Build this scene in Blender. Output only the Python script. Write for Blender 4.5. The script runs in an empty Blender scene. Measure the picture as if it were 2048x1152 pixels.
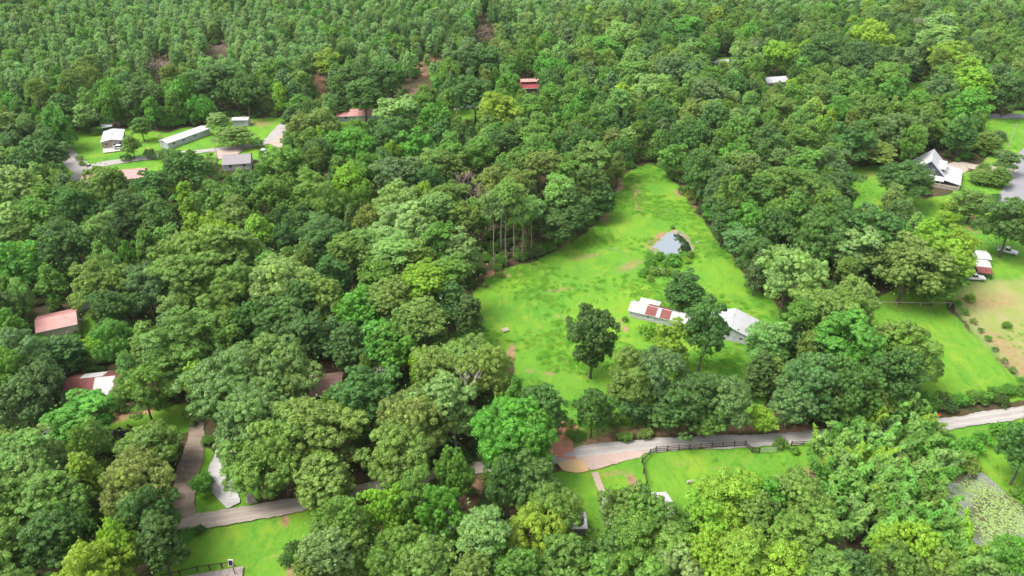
import bpy, math, random
import numpy as np
from mathutils import Vector, Matrix, Euler

# ---------------------------------------------------------------- camera, sky, sun, exposure
sc = bpy.context.scene
COL = sc.collection
W0, H0 = 2048, 1152
F = 1513.0
PITCH = math.radians(32.2)
HC = 114.0
cam_d = bpy.data.cameras.new("camera")
cam_d.sensor_width = 36.0
cam_d.lens = 36.0 * F / W0
cam_d.clip_start = 0.5
cam_d.clip_end = 20000
cam = bpy.data.objects.new("camera", cam_d)
COL.objects.link(cam)
cam.location = (0, 0, HC)
cam.rotation_euler = (math.pi / 2 - PITCH, 0, 0)
sc.camera = cam

SUN_EL, SUN_AZ = math.radians(60), math.radians(256)      # azimuth clockwise from +Y: from the left, a little behind the camera
world = bpy.data.worlds.new("World")
sc.world = world
world.use_nodes = True
wn = world.node_tree.nodes; wl = world.node_tree.links
wn.clear()
sky = wn.new("ShaderNodeTexSky"); sky.sky_type = 'NISHITA'; sky.sun_disc = False
sky.sun_elevation = SUN_EL; sky.sun_rotation = SUN_AZ
sky.dust_density = 3.0; sky.air_density = 1.0; sky.ozone_density = 1.0
hs = wn.new("ShaderNodeHueSaturation"); hs.inputs["Saturation"].default_value = 0.28   # thin white overcast
bg = wn.new("ShaderNodeBackground"); bg.inputs["Strength"].default_value = 0.15
wo = wn.new("ShaderNodeOutputWorld")
wl.new(sky.outputs[0], hs.inputs["Color"]); wl.new(hs.outputs[0], bg.inputs[0]); wl.new(bg.outputs[0], wo.inputs[0])
sun_d = bpy.data.lights.new("sun", 'SUN'); sun_d.energy = 1.9; sun_d.angle = math.radians(27); sun_d.color = (1.0, 0.96, 0.88)
sun = bpy.data.objects.new("sun", sun_d); COL.objects.link(sun)
sd = Vector((math.sin(SUN_AZ) * math.cos(SUN_EL), math.cos(SUN_AZ) * math.cos(SUN_EL), math.sin(SUN_EL)))
sun.rotation_euler = sd.to_track_quat('Z', 'Y').to_euler()
sc.view_settings.view_transform = 'Standard'
sc.view_settings.look = 'None'
sc.view_settings.exposure = 1.5
sc.view_settings.gamma = 1.0
sc.render.engine = 'CYCLES'
sc.cycles.max_bounces = 6; sc.cycles.diffuse_bounces = 5; sc.cycles.glossy_bounces = 3
sc.cycles.transmission_bounces = 3; sc.cycles.transparent_max_bounces = 4; sc.cycles.volume_bounces = 0
sc.cycles.use_denoising = True; sc.cycles.denoiser = 'OPENIMAGEDENOISE'; sc.cycles.denoising_input_passes = 'RGB_ALBEDO_NORMAL'

# ---------------------------------------------------------------- measuring helpers
SP, CP = math.sin(PITCH), math.cos(PITCH)
def at(px, py, z=0.0):
    """point of the world at height z that stands at a pixel of the 2048 x 1152 photograph"""
    dx, dy = px - W0 / 2, py - H0 / 2
    t = (HC - z) / (F * SP + dy * CP)
    return Vector((t * dx, t * (F * CP - dy * SP), z))
def pix(x, y, z):
    dz = HC - z
    depth = y * CP + dz * SP
    v = dz * CP - y * SP
    return W0 / 2 + F * x / depth, H0 / 2 + F * v / depth
def ppm(x, y, z):
    return F / (y * CP + (HC - z) * SP)
def inpoly(px, py, poly):
    px = np.asarray(px, float); py = np.asarray(py, float)
    r = np.zeros(px.shape, bool)
    n = len(poly); j = n - 1
    for i in range(n):
        xi, yi = poly[i]; xj, yj = poly[j]
        if yi != yj:
            c = ((yi > py) != (yj > py)) & (px < (xj - xi) * (py - yi) / (yj - yi) + xi)
            r ^= c
        j = i
    return r
def worldpoly(pl, z=0.0):
    return [tuple(at(x, y, z)[:2]) for x, y in pl]

# ---------------------------------------------------------------- materials
def newmat(name):
    m = bpy.data.materials.new(name); m.use_nodes = True
    nt = m.node_tree; nt.nodes.clear()
    out = nt.nodes.new("ShaderNodeOutputMaterial")
    return m, nt, out
def simple(name, col, rough=0.7, metal=0.0, spec=0.3, noise=0.25, nscale=1.5, bump=0.0, wave=None, col2=None, amount=0.5):
    m, nt, out = newmat(name)
    N, L = nt.nodes, nt.links
    b = N.new("ShaderNodeBsdfPrincipled")
    b.inputs["Roughness"].default_value = rough; b.inputs["Metallic"].default_value = metal
    b.inputs["Specular IOR Level"].default_value = spec
    tc = N.new("ShaderNodeTexCoord")
    n1 = N.new("ShaderNodeTexNoise"); n1.inputs["Scale"].default_value = nscale; n1.inputs["Detail"].default_value = 6
    L.new(tc.outputs["Object"], n1.inputs["Vector"])
    mx = N.new("ShaderNodeMix"); mx.data_type = 'RGBA'
    c2 = col2 if col2 else tuple(c * (1 - noise) for c in col)
    mx.inputs[6].default_value = (*col, 1); mx.inputs[7].default_value = (*c2, 1)
    rp = N.new("ShaderNodeMapRange"); rp.inputs[1].default_value = amount - 0.15; rp.inputs[2].default_value = amount + 0.15
    L.new(n1.outputs[0], rp.inputs[0]); L.new(rp.outputs[0], mx.inputs[0])
    L.new(mx.outputs[2], b.inputs["Base Color"])
    if wave:
        ax, sc_, st = wave
        w = N.new("ShaderNodeTexWave"); w.bands_direction = ax; w.inputs["Scale"].default_value = sc_
        L.new(tc.outputs["Object"], w.inputs["Vector"])
        bp = N.new("ShaderNodeBump"); bp.inputs["Strength"].default_value = st; bp.inputs["Distance"].default_value = 0.05
        L.new(w.outputs[1], bp.inputs["Height"]); L.new(bp.outputs[0], b.inputs["Normal"])
    elif bump:
        bp = N.new("ShaderNodeBump"); bp.inputs["Strength"].default_value = bump; bp.inputs["Distance"].default_value = 0.1
        L.new(n1.outputs[0], bp.inputs["Height"]); L.new(bp.outputs[0], b.inputs["Normal"])
    L.new(b.outputs[0], out.inputs[0])
    return m

def foliage_material(name, sat=1.0, rough=0.5):
    """leaves: tint comes from the tree (property or instance attribute 'tint'), small variation from each leaf"""
    m, nt, out = newmat(name)
    N, L = nt.nodes, nt.links
    a = N.new("ShaderNodeAttribute"); a.attribute_type = 'INSTANCER'; a.attribute_name = "tint"
    v = N.new("ShaderNodeAttribute"); v.attribute_type = 'GEOMETRY'; v.attribute_name = "leafvar"
    sep = N.new("ShaderNodeSeparateColor"); L.new(v.outputs["Color"], sep.inputs[0])
    mul = N.new("ShaderNodeVectorMath"); mul.operation = 'SCALE'
    L.new(a.outputs["Color"], mul.inputs[0])
    L.new(sep.outputs[0], mul.inputs[3])
    # yellower young leaves
    mx = N.new("ShaderNodeMix"); mx.data_type = 'RGBA'; mx.blend_type = 'MULTIPLY'
    mx.inputs[7].default_value = (1.30, 1.18, 0.8, 1)
    L.new(sep.outputs[1], mx.inputs[0]); L.new(mul.outputs[0], mx.inputs[6])
    b = N.new("ShaderNodeBsdfPrincipled"); b.inputs["Roughness"].default_value = rough
    b.inputs["Specular IOR Level"].default_value = 0.35
    L.new(mx.outputs[2], b.inputs["Base Color"])
    t = N.new("ShaderNodeBsdfTranslucent")
    tm = N.new("ShaderNodeMix"); tm.data_type = 'RGBA'; tm.blend_type = 'MULTIPLY'; tm.inputs[0].default_value = 1
    tm.inputs[7].default_value = (1.3, 1.5, 0.6, 1)
    L.new(mx.outputs[2], tm.inputs[6]); L.new(tm.outputs[2], t.inputs[0])
    ms = N.new("ShaderNodeMixShader"); ms.inputs[0].default_value = 0.38
    L.new(b.outputs[0], ms.inputs[1]); L.new(t.outputs[0], ms.inputs[2])
    L.new(ms.outputs[0], out.inputs[0])
    return m

M = {}
M['leaf'] = foliage_material("leaf_foliage")
M['needle'] = foliage_material("needle_foliage", rough=0.6)
M['bark'] = simple("bark", (0.13, 0.10, 0.08), 0.9, nscale=3, noise=0.5)
M['pine_bark'] = simple("pine_bark", (0.30, 0.24, 0.20), 0.9, nscale=3, noise=0.5)
M['deadwood'] = simple("dead_wood", (0.36, 0.32, 0.28), 0.9, nscale=2, noise=0.4)
M['brownwood'] = simple("brown_dead_twigs", (0.27, 0.20, 0.165), 0.9, nscale=2, noise=0.4)
M['white_metal'] = simple("white_metal_roof", (0.38, 0.38, 0.39), 0.45, 0.0, 0.5, wave=('X', 3.0, 0.35), noise=0.12, nscale=0.4)
M['white_metal_y'] = simple("white_metal_roof_lengthwise", (0.38, 0.38, 0.39), 0.45, 0.0, 0.5, wave=('Y', 3.0, 0.35), noise=0.12, nscale=0.4)
M['old_metal'] = simple("weathered_white_roof", (0.40, 0.39, 0.39), 0.6, 0.0, 0.4, wave=('X', 3.0, 0.5), nscale=0.9, col2=(0.38, 0.33, 0.31), amount=0.62)
M['rust'] = simple("rusty_red_roof", (0.19, 0.058, 0.05), 0.7, wave=('X', 3.0, 0.6), nscale=0.8, col2=(0.14, 0.05, 0.04))
M['pink'] = simple("faded_red_roof", (0.42, 0.19, 0.17), 0.5, 0, 0.5, wave=('X', 2.0, 0.4), nscale=0.5, noise=0.12)
M['barnred'] = simple("barn_red_roof", (0.22, 0.035, 0.04), 0.6, wave=('X', 2.0, 0.4), nscale=0.5)
M['brown_roof'] = simple("brown_roof", (0.20, 0.12, 0.10), 0.85, nscale=2)
M['grey_roof'] = simple("grey_shingle_roof", (0.24, 0.22, 0.23), 0.9, nscale=4, noise=0.35)
M['white_wall'] = simple("white_siding", (0.42, 0.44, 0.46), 0.7, wave=('Z', 4.0, 0.35), nscale=1.2, noise=0.25)
M['beige_wall'] = simple("beige_wall", (0.62, 0.54, 0.42), 0.8, nscale=0.8, noise=0.12)
M['old_wall'] = simple("old_grey_wall", (0.45, 0.44, 0.42), 0.85, wave=('Z', 4.0, 0.4), nscale=1.6, noise=0.4)
M['dark_wall'] = simple("dark_timber_wall", (0.075, 0.055, 0.05), 0.9, nscale=2)
M['slate_wall'] = simple("dark_grey_gable", (0.06, 0.07, 0.09), 0.8, nscale=2)
M['glass'] = simple("window_glass", (0.02, 0.025, 0.03), 0.1, 0, 0.6, noise=0.1)
M['trim'] = simple("white_trim", (0.5, 0.5, 0.5), 0.6, noise=0.1)
M['wood'] = simple("grey_brown_timber", (0.075, 0.05, 0.042), 0.85, nscale=4, noise=0.4)
M['palewood'] = simple("pale_timber", (0.42, 0.35, 0.28), 0.85, nscale=3, noise=0.3)
M['deck'] = simple("weathered_deck", (0.33, 0.27, 0.25), 0.85, wave=('X', 3.5, 0.5), nscale=3, noise=0.3)
M['concrete'] = simple("concrete", (0.38, 0.36, 0.33), 0.9, nscale=2, noise=0.2)
M['pathm'] = simple("tan_path", (0.32, 0.25, 0.20), 0.9, nscale=3, noise=0.2)
M['wall_tan'] = simple("tan_siding", (0.36, 0.27, 0.23), 0.8, wave=('Z', 4.0, 0.3), noise=0.15)
M['car_white'] = simple("white_car_paint", (0.55, 0.55, 0.56), 0.25, 0, 0.6, noise=0.03)
M['tyre'] = simple("tyre_rubber", (0.02, 0.02, 0.02), 0.9)
M['rim'] = simple("wheel_rim", (0.4, 0.4, 0.42), 0.35, 0.8)
M['lamp'] = simple("headlight_glass", (0.6, 0.6, 0.55), 0.2)
M['orange'] = simple("orange_plastic", (0.75, 0.09, 0.03), 0.6)
M['black'] = simple("black_panel", (0.02, 0.02, 0.025), 0.4)
M['rock'] = simple("pale_stone", (0.42, 0.36, 0.33), 0.9, nscale=4, noise=0.4)
M['wire'] = simple("grey_wire", (0.25, 0.25, 0.25), 0.6)

# ---------------------------------------------------------------- mesh helpers
def tag(o, label=None, cat=None, group=None, kind=None):
    if label: o["label"] = label
    if cat: o["category"] = cat
    if group: o["group"] = group
    if kind: o["kind"] = kind
    return o
def empty(name, loc, rz=0.0):
    o = bpy.data.objects.new(name, None); COL.objects.link(o)
    o.empty_display_size = 0.5
    o.location = loc; o.rotation_euler = (0, 0, rz)
    return o
class MB:
    def __init__(s): s.v = []; s.f = []; s.m = []
    def poly(s, pts, m=0):
        n = len(s.v); s.v += [tuple(p) for p in pts]; s.f.append(tuple(range(n, n + len(pts)))); s.m.append(m)
    def hexa(s, p, m=0):
        """8 corners: bottom 0-3 counter-clockwise, top 4-7"""
        n = len(s.v); s.v += [tuple(q) for q in p]
        for f in ((3, 2, 1, 0), (4, 5, 6, 7), (0, 1, 5, 4), (1, 2, 6, 5), (2, 3, 7, 6), (3, 0, 4, 7)):
            s.f.append(tuple(n + i for i in f)); s.m.append(m)
    def box(s, x0, x1, y0, y1, z0, z1, m=0):
        s.hexa([(x0, y0, z0), (x1, y0, z0), (x1, y1, z0), (x0, y1, z0), (x0, y0, z1), (x1, y0, z1), (x1, y1, z1), (x0, y1, z1)], m)
    def tube(s, pts, radii, k=6, m=0, cap=True):
        pts = [Vector(p) for p in pts]; n0 = len(s.v)
        for i, p in enumerate(pts):
            d = (pts[min(i + 1, len(pts) - 1)] - pts[max(i - 1, 0)]).normalized()
            a = d.orthogonal().normalized(); b = d.cross(a)
            if i and abs(pa.dot(d)) < 0.95:
                a = (pa - d * pa.dot(d)).normalized(); b = d.cross(a)
            pa = a
            for j in range(k):
                t = 2 * math.pi * j / k
                s.v.append(tuple(p + (a * math.cos(t) + b * math.sin(t)) * radii[i]))
        for i in range(len(pts) - 1):
            for j in range(k):
                q = n0 + i * k
                s.f.append((q + j, q + (j + 1) % k, q + k + (j + 1) % k, q + k + j)); s.m.append(m)
        if cap:
            s.f.append(tuple(n0 + j for j in range(k))[::-1]); s.m.append(m)
            s.f.append(tuple(n0 + (len(pts) - 1) * k + j for j in range(k))); s.m.append(m)
    def cyl(s, c, axis, r, h, k=14, m=0):
        c = Vector(c); a = Vector(axis).normalized() * h / 2
        s.tube([c - a, c + a], [r, r], k, m)
    def mesh(s, name, mats, smooth=False):
        me = bpy.data.meshes.new(name); me.from_pydata(s.v, [], s.f)
        for mm in (mats if isinstance(mats, (list, tuple)) else [mats]): me.materials.append(mm)
        me.polygons.foreach_set("material_index", s.m)
        if smooth: me.polygons.foreach_set("use_smooth", [True] * len(s.f))
        me.update()
        return me
    def build(s, name, mats, parent=None, smooth=False, **k):
        o = bpy.data.objects.new(name, s.mesh(name, mats, smooth)); COL.objects.link(o)
        if parent: o.parent = parent
        tag(o, **k)
        return o
def copy_tree(o, parent=None):
    c = o.copy(); COL.objects.link(c)
    if parent: c.parent = parent
    for ch in [q for q in o.children]: 
        copy_tree(ch, c)
    return c
# ---------------------------------------------------------------- places read off the photograph (2048 x 1152)
MEADOW = [(1108,905),(1120,850),(1105,800),(1040,770),(1028,740),(1030,712),(975,692),(930,665),(940,610),(955,570),(985,548),(1055,525),
          (1130,492),(1180,458),(1215,420),(1232,385),(1250,352),(1275,333),(1300,327),(1328,340),(1350,362),(1388,415),(1425,470),
          (1480,535),(1530,585),(1560,610),(1580,650),(1590,700),(1570,760),(1520,820),(1420,850),(1240,855),(1180,880),(1140,900)]
RIGHT_FIELD = [(1745,600),(1800,570),(1885,600),(1965,690),(2060,785),(2060,800),(1850,810),(1760,840),(1720,760),(1740,690)]
DRY_FIELD = [(1900,600),(1925,562),(2100,556),(2200,800),(2060,778),(1975,690)]
RIGHT_LAWN = [(1690,330),(1800,330),(1850,400),(1905,385),(1925,330),(1945,345),(1990,300),(1960,240),(2060,215),(2200,230),(2300,420),(2200,560),
              (1925,565),(1890,600),(1820,560),(1860,480),(1815,440),(1700,420)]
LEFT_LAWN = [(120,285),(150,262),(205,248),(300,262),(335,262),(455,240),(575,232),(610,262),(560,310),(440,325),(330,345),(310,375),(150,375),(120,330)]
LOW_LAWN = [(355,1060),(470,1035),(640,1000),(730,985),(650,1040),(610,1110),(590,1180),(300,1180),(320,1130),(345,1090)]
LOW_LAWN_2 = [(380,900),(410,890),(520,960),(520,1005),(440,1030),(380,1035)]
DRIVE_LAWN = [(1100,945),(1190,925),(1290,900),(1430,888),(1520,885),(1660,870),(1650,920),(1600,960),(1500,1000),(1380,1060),(1200,1120),(1120,1060),(1095,990)]
YARD_LAWN = [(200,850),(240,830),(300,820),(385,800),(385,860),(300,880),(235,900),(200,880)]
SHED_LAWN = [(160,640),(175,615),(200,640),(215,670),(170,690)]
POND_LAWN = [(1830,870),(1900,850),(2048,830),(2150,850),(2200,1150),(1900,1160),(1880,1000)]
MID_LAWN = [(655,260),(660,214),(760,205),(800,190),(850,185),(860,205),(900,215),(960,200),(1040,180),(1075,150),(1070,185),(970,245),(890,245)]
CLEAR_A = [(838,118),(885,115),(895,140),(890,190),(790,195),(795,165),(845,150)]
FORK = [(1240,290),(1330,290),(1335,345),(1260,345)]
GRASSES = [MEADOW, RIGHT_FIELD, DRY_FIELD, RIGHT_LAWN, LEFT_LAWN, LOW_LAWN, LOW_LAWN_2, DRIVE_LAWN, YARD_LAWN, SHED_LAWN, POND_LAWN, MID_LAWN,
           [(1430,115),(1460,112),(1462,135),(1425,138)], [(1800,170),(1860,160),(1870,205),(1810,205)], [(855,130),(885,128),(888,160),(858,158)],
           [(1590,150),(1620,135),(1630,160),(1600,165)]]
# open ground that is actually seen (no crown may stand in front of it)
SEEN = [
 [(1125,852),(1122,800),(1105,782),(1045,768),(1032,740),(1034,712),(975,690),(932,664),(945,600),(972,556),(1060,525),(1130,491),(1182,456),
  (1222,418),(1230,385),(1250,355),(1275,334),(1300,328),(1328,342),(1348,364),(1386,418),(1422,470),(1476,530),(1512,575),(1515,620),(1515,650),
  (1500,690),(1495,740),(1440,745),(1400,742),(1365,690),(1290,690),(1230,700),(1215,770),(1160,785),(1150,810),(1148,860)],
 [(1750,600),(1800,605),(1890,610),(2048,772),(2035,778),(1862,785),(1880,720),(1850,670),(1770,640)],
 [(1905,600),(1930,562),(2048,560),(2048,755)],
 [(1838,425),(1872,385),(1915,382),(1918,335),(1945,322),(2048,300),(2048,390),(1990,420),(1980,480),(2000,545),(2048,558),(1930,562),(1930,500),(1895,440)],
 [(1965,235),(2048,245),(2048,330),(1990,320)],
 [(135,292),(200,262),(300,275),(325,262),(450,240),(572,240),(575,262),(520,300),(505,335),(440,335),(430,300),(330,300),(320,350),(150,352),(135,310)],
 [(362,925),(392,905),(425,925),(470,925),(490,1000),(640,975),(716,972),(716,992),(640,1020),(600,1110),(590,1152),(330,1152),(345,1100),(380,1060),(352,1045)],
 [(1105,905),(1150,872),(1300,866),(1636,850),(1630,878),(1560,905),(1550,945),(1440,950),(1375,1000),(1360,1030),(1290,985),(1225,975),(1180,1025),(1165,1020),(1130,955)],
 [(1842,848),(2035,816),(2035,832),(1840,862)],
 [(1892,965),(1950,940),(2048,1005),(2048,1080),(1985,1100),(1900,1040)],
 [(1940,905),(2020,885),(2030,960),(1990,960)],
 [(212,855),(250,835),(300,825),(300,850),(240,885)],
 [(800,178),(850,170),(890,120),(845,118),(850,150),(805,165)],
 [(918,215),(952,215),(950,228),(922,228)],
 [(70,640),(155,615),(165,660),(110,665),(72,658)], [(145,598),(175,595),(185,650),(160,655)],
 [(132,785),(148,752),(238,742),(236,780),(200,800),(160,765)],
 [(636,750),(682,742),(682,785),(640,785)], [(640,720),(690,718),(690,735),(640,742)],
 [(680,219),(750,217),(750,230),(684,230)], [(1036,162),(1076,160),(1076,178),(1040,182)],
 [(1532,158),(1576,156),(1578,168),(1534,170)], [(1838,315),(1870,298),(1914,332),(1912,378),(1875,372)],
 [(1930,500),(1975,500),(1978,560),(1930,560)], [(166,350),(186,347),(186,364),(168,366)], [(260,342),(286,340),(286,356),(262,354)],
 [(447,312),(500,310),(500,332),(470,334)], [(1433,118),(1455,116),(1456,128),(1434,130)],
 [(1705,335),(1790,345),(1775,378),(1712,372)], [(1815,170),(1860,168),(1868,195),(1825,200)], [(1965,222),(1990,218),(1995,240),(1970,240)],
 [(1148,1040),(1163,1038),(1165,1052),(1150,1055)], [(306,122),(338,118),(342,146),(312,150)], [(412,92),(452,88),(458,108),(416,114)], [(895,785),(945,785),(940,875),(905,875)],
 [(930,356),(975,358),(970,395),(935,395)], [(952,55),(984,52),(984,80),(955,82)], [(630,150),(652,150),(652,185),(632,180)],
]
# crowns: x, top y, width (all photo pixels), tone, optional height in metres. Tones: G mid, D dark, L light, Y yellow-green, B blue-grey, O olive, V vivid
BROAD = """
42 748 108 B;160 788 125 V 13;70 846 105 L;20 850 80 G;172 900 64 Y;70 893 100 L;110 940 115 G;25 955 95 G;280 893 145 O;305 838 120 G 12;290 960 120 D;
320 1030 85 D;235 1040 85 Y;190 1068 135 Y;20 1040 105 G;100 1020 110 D;150 1008 85 D;285 726 112 G 15;448 700 160 M;560 676 160 M;510 760 165 M;405 945 42 V 5;
560 830 150 O;640 800 150 O;505 860 130 G;645 900 105 O 14;735 730 145 D;828 775 150 O;880 745 140 L;800 840 140 O;1018 788 160 V;1055 820 120 V;
768 970 105 Y;825 945 85 G;885 965 95 V;910 900 75 G;700 1058 95 G;705 1105 50 Y 12;800 1050 135 G;855 1075 125 G;620 1115 80 O;
1015 905 95 D;1080 765 95 D;1070 903 118 D;1095 972 122 G;1060 1008 125 Y;1125 1070 130 G;1035 1085 120 G;940 1100 120 G;
1255 962 125 G;1305 985 140 G;1250 1040 130 G;1215 1060 110 D;1340 1050 120 G;1200 1105 110 G;1300 1110 120 G;1450 938 145 Y;1400 985 110 Y;1500 985 110 O;
1400 1060 130 Y;1485 1060 125 Y;1560 1040 110 G;1360 1105 110 L;1450 1110 110 Y;
1185 772 80 D 13;1262 698 112 G 17;1320 688 115 B 18;1268 775 75 B 9;1385 745 105 D 14.5;1345 775 100 D 11;1450 745 105 B 14.5;1415 790 90 G 10;1525 812 60 Y 7;
1595 935 125 O;1530 955 90 V;1605 1010 130 G;1560 1070 130 Y;1650 1100 120 G;1700 1100 110 D;1815 1030 130 Y;1775 1080 110 G;1870 1090 90 O;
2055 835 95 D;2035 1068 95 V 9;1985 1115 90 L 8;
1580 487 128 L;1520 470 80 D;1640 425 115 D;1710 455 92 L;1750 413 130 D;1690 400 110 D;1860 440 80 Y;1820 470 150 O;1915 452 82 Y;1880 520 100 G;1895 485 90 Y;
1710 556 78 L;1650 575 120 O;1690 590 82 G;1700 630 122 V;1765 640 66 O;1825 645 122 G;1790 690 110 D;1620 700 112 B;1590 760 95 B 12;1700 715 115 D;1740 760 80 O 11;1640 775 80 D 9;
1535 642 84 L 13;2024 393 112 D 19;1815 316 100 D 16;
1560 82 64 Y;1610 78 36 Y;1645 65 84 D;1745 44 78 Y;1725 84 84 D;1810 97 58 B;1880 24 62 L;1868 52 82 L;1895 81 76 Y;1940 114 60 Y;1945 134 92 Y;1938 175 82 V;
1885 150 68 B;1995 125 62 B;2018 148 74 D;1770 130 72 G;1635 127 48 G;1690 138 66 G;1828 178 50 V;1925 232 62 D;1880 234 64 G;1840 215 60 G;1790 225 70 B;
2015 302 46 B 9;1625 195 40 W;1130 83 48 L;1213 77 64 V;1170 75 52 G;1370 34 58 V;1372 82 44 L;1340 108 70 B;1390 118 60 B;1292 146 72 L;1268 122 72 G;1490 82 64 L;1175 125 48 B;
1245 45 64 L;1215 18 62 G;1245 166 48 Y;1320 200 60 D;1272 240 34 G;1100 168 60 V;1150 158 60 G;1060 188 60 G;1000 182 86 Y;1200 205 60 G;1415 160 72 B;1470 145 60 D;
1385 238 72 D;1350 285 60 G;1465 285 50 V;1160 250 80 D;1090 225 70 G;1225 225 50 D;1235 275 55 D;1340 165 60 G;1430 205 70 D;
40 475 95 V;20 412 85 L;75 395 90 G;205 518 118 G;295 525 98 B;375 508 115 O;400 520 60 Y;385 450 132 O;430 425 55 Y;460 452 105 O;487 520 92 G;440 560 100 G;
235 632 78 V;355 618 150 G;50 650 100 B;125 668 80 D 11;20 615 70 V;84 716 80 B;395 715 66 Y 12;20 700 80 G;300 640 80 G;
130 440 105 D;150 370 90 D;250 385 90 D;320 400 80 D;40 330 100 L;85 262 92 D;30 260 60 D;300 345 70 D;218 328 102 G;365 300 98 D;445 360 90 G;
810 413 125 L;735 455 85 L;650 432 112 D;520 428 66 Y;565 503 135 L;650 548 92 O;730 573 104 V;760 640 90 V;700 640 90 D;785 643 100 V;870 640 56 G 12;905 560 75 D;935 590 60 D;
925 670 150 O;965 690 110 O;880 700 110 O;600 560 90 D;555 600 100 D;610 620 90 D;500 600 90 D;450 620 90 G;
168 208 48 L 12;108 210 70 V;222 168 62 V;285 158 78 D;362 152 64 V;435 128 92 D;490 148 74 D;400 190 55 V;282 234 36 G 10;262 270 36 G 9;436 224 44 L 9;468 250 72 O 8;515 275 24 V 4;
693 77 42 G;696 130 78 D;765 123 68 D;730 150 70 D;560 165 28 Y;645 215 72 O;600 225 60 O;795 194 88 L;857 168 50 G;866 208 64 V;925 98 74 D;975 92 78 D;950 150 90 D;900 150 50 D;
710 250 88 V;780 234 78 D;828 254 64 V;570 288 98 G;640 272 72 D;695 328 80 Y;795 315 90 B;795 362 95 L;740 300 70 V;620 340 90 G;545 350 90 G;500 345 80 D;
900 300 70 G;960 270 70 G;1010 250 70 D;1040 300 80 G;980 330 70 O;895 365 80 G;860 330 70 D;1130 320 80 G;1180 330 80 D;1200 365 60 D;1150 380 80 D;1110 420 70 D;1060 250 60 G;
1400 300 70 D;1440 330 80 G;1500 350 80 D;1560 330 90 G;1620 350 80 G;1680 340 70 D;1490 400 70 V;1450 400 70 D;1550 410 80 D;1480 450 70 B;1600 300 80 G;1660 290 80 B;
1540 250 80 D;1610 240 80 G;1700 240 80 D;1730 190 70 G;1560 190 70 G;1480 230 70 G;1745 277 92 O 10;1893 418 42 Y 5;
"""
PINE = """
690 988 112 G;965 1028 105 L;650 1060 105 L;790 472 95 L;855 528 96 Y;780 560 95 O;830 480 80 O;900 510 80 G;
860 296 62 L;340 130 40 O;60 865 90 L;1085 300 80 O;1030 340 70 O;1120 350 80 L;1075 270 80 G;880 440 70 G;700 470 80 G;870 385 80 L;930 400 60 O;
1690 580 70 G;1600 600 60 G;1185 285 80 O;850 600 90 O;820 620 80 O;760 520 80 G;
"""
CEDAR = """
598 188 48 V 11;583 212 38 D 10;683 188 50 D 10;1977 262 54 G 8;2000 332 48 G 7;1962 338 40 O 5;2000 260 28 B 4;1590 640 70 D 11;1525 702 62 D 12;1497 300 42 V 14;1460 290 36 G 14;
1515 500 40 B 14;1430 360 40 V 15;1325 235 40 B 14;1550 712 50 O 10;
"""
# ---------------------------------------------------------------- ground
rng = np.random.default_rng(7)
rnd = random.Random(5)
def smooth_noise(x, y, scale, seed, octaves=3):
    r = np.random.default_rng(seed); out = np.zeros_like(x, float); amp = 1.0
    for o in range(octaves):
        for k in range(5):
            a = r.uniform(0, 2 * math.pi); f = (2 ** o) / scale * r.uniform(0.7, 1.4); ph = r.uniform(0, 6.28)
            out += amp * np.sin((x * math.cos(a) + y * math.sin(a)) * f * 6.283 + ph) / 5 * 1.6
        amp *= 0.5
    return out

POND = [(1305,493),(1315,484),(1325,475),(1335,466),(1345,465),(1356,467),(1364,473),(1373,481),(1380,490),(1384,500),(1380,506),(1369,508),(1360,509),
        (1349,509),(1342,512),(1337,513),(1330,508),(1322,504),(1313,498)]
LILY_POND = [(1886,975),(1892,962),(1910,950),(1935,942),(1962,944),(1985,958),(2010,985),(2045,1010),(2080,1050),(2060,1090),(2020,1112),(1985,1112),(1960,1095),(1930,1062),(1900,1050),(1886,1010)]
BARE = [  # bare soil patches: (x, y, rx, ry, tilt degrees, strength)
 (1310,478,24,6,-38,1),(1120,578,30,5,-5,.6),(1022,705,9,20,20,.8),(1250,655,10,5,40,.8),(1240,640,5,10,-30,.6),(1275,395,14,34,-15,.6),(1130,487,26,6,-18,.9),(1000,546,42,8,-6,1),
 (1240,372,9,26,-25,.9),(1205,430,12,20,-40,.7),(1358,384,9,6,30,1),(1385,400,8,22,-25,.6),(1100,745,20,5,0,.5),(1060,740,12,5,0,.5),(1170,512,40,7,-10,.45),(1260,530,34,10,-20,.5),
 (845,138,14,16,0,1),(825,185,34,8,-8,1),(870,115,26,6,0,1),(640,160,10,30,0,.9),(1060,155,26,7,0,.9),(1125,155,14,4,0,.8),
 (1155,717,30,6,-10,.5),(1290,708,30,6,0,.4),(1560,775,26,40,-30,.8),(1590,820,34,26,0,.8),(2010,690,60,20,40,.5),(1985,600,60,20,0,.5),(2030,730,40,14,30,.6),
 (1945,432,20,5,30,.9),(1965,448,16,4,40,.9),(1935,470,5,2,0,.9),(1955,462,5,2,0,.9),(225,835,40,10,-12,.8),(290,822,20,5,0,.9),(570,1038,9,14,0,.8),(585,1140,14,10,0,.9),
 (375,930,13,62,10,.9),(640,965,80,22,-10,.8),(560,945,40,30,0,.7),(520,245,30,8,0,.5),(500,285,44,16,0,.3),(1690,430,20,6,0,.5),(1735,350,22,8,0,.4),
 (1265,960,10,24,-30,.7),(1225,945,30,6,-8,.5),(1150,1000,16,26,0,.35),(1450,935,40,6,0,.35),(1360,925,30,6,0,.35),(1625,945,22,16,0,.6),(1655,540,10,4,0,.5),(1740,545,30,8,0,.8),
 (1940,455,12,3,35,1),(1400,855,250,11,-1,.7),(1190,880,40,14,-10,.8),(1600,860,50,14,0,.8),(940,985,20,40,15,.9),(660,733,40,14,0,.9),(1870,830,14,5,0,.8),(970,20,40,8,0,.8)]
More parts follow.
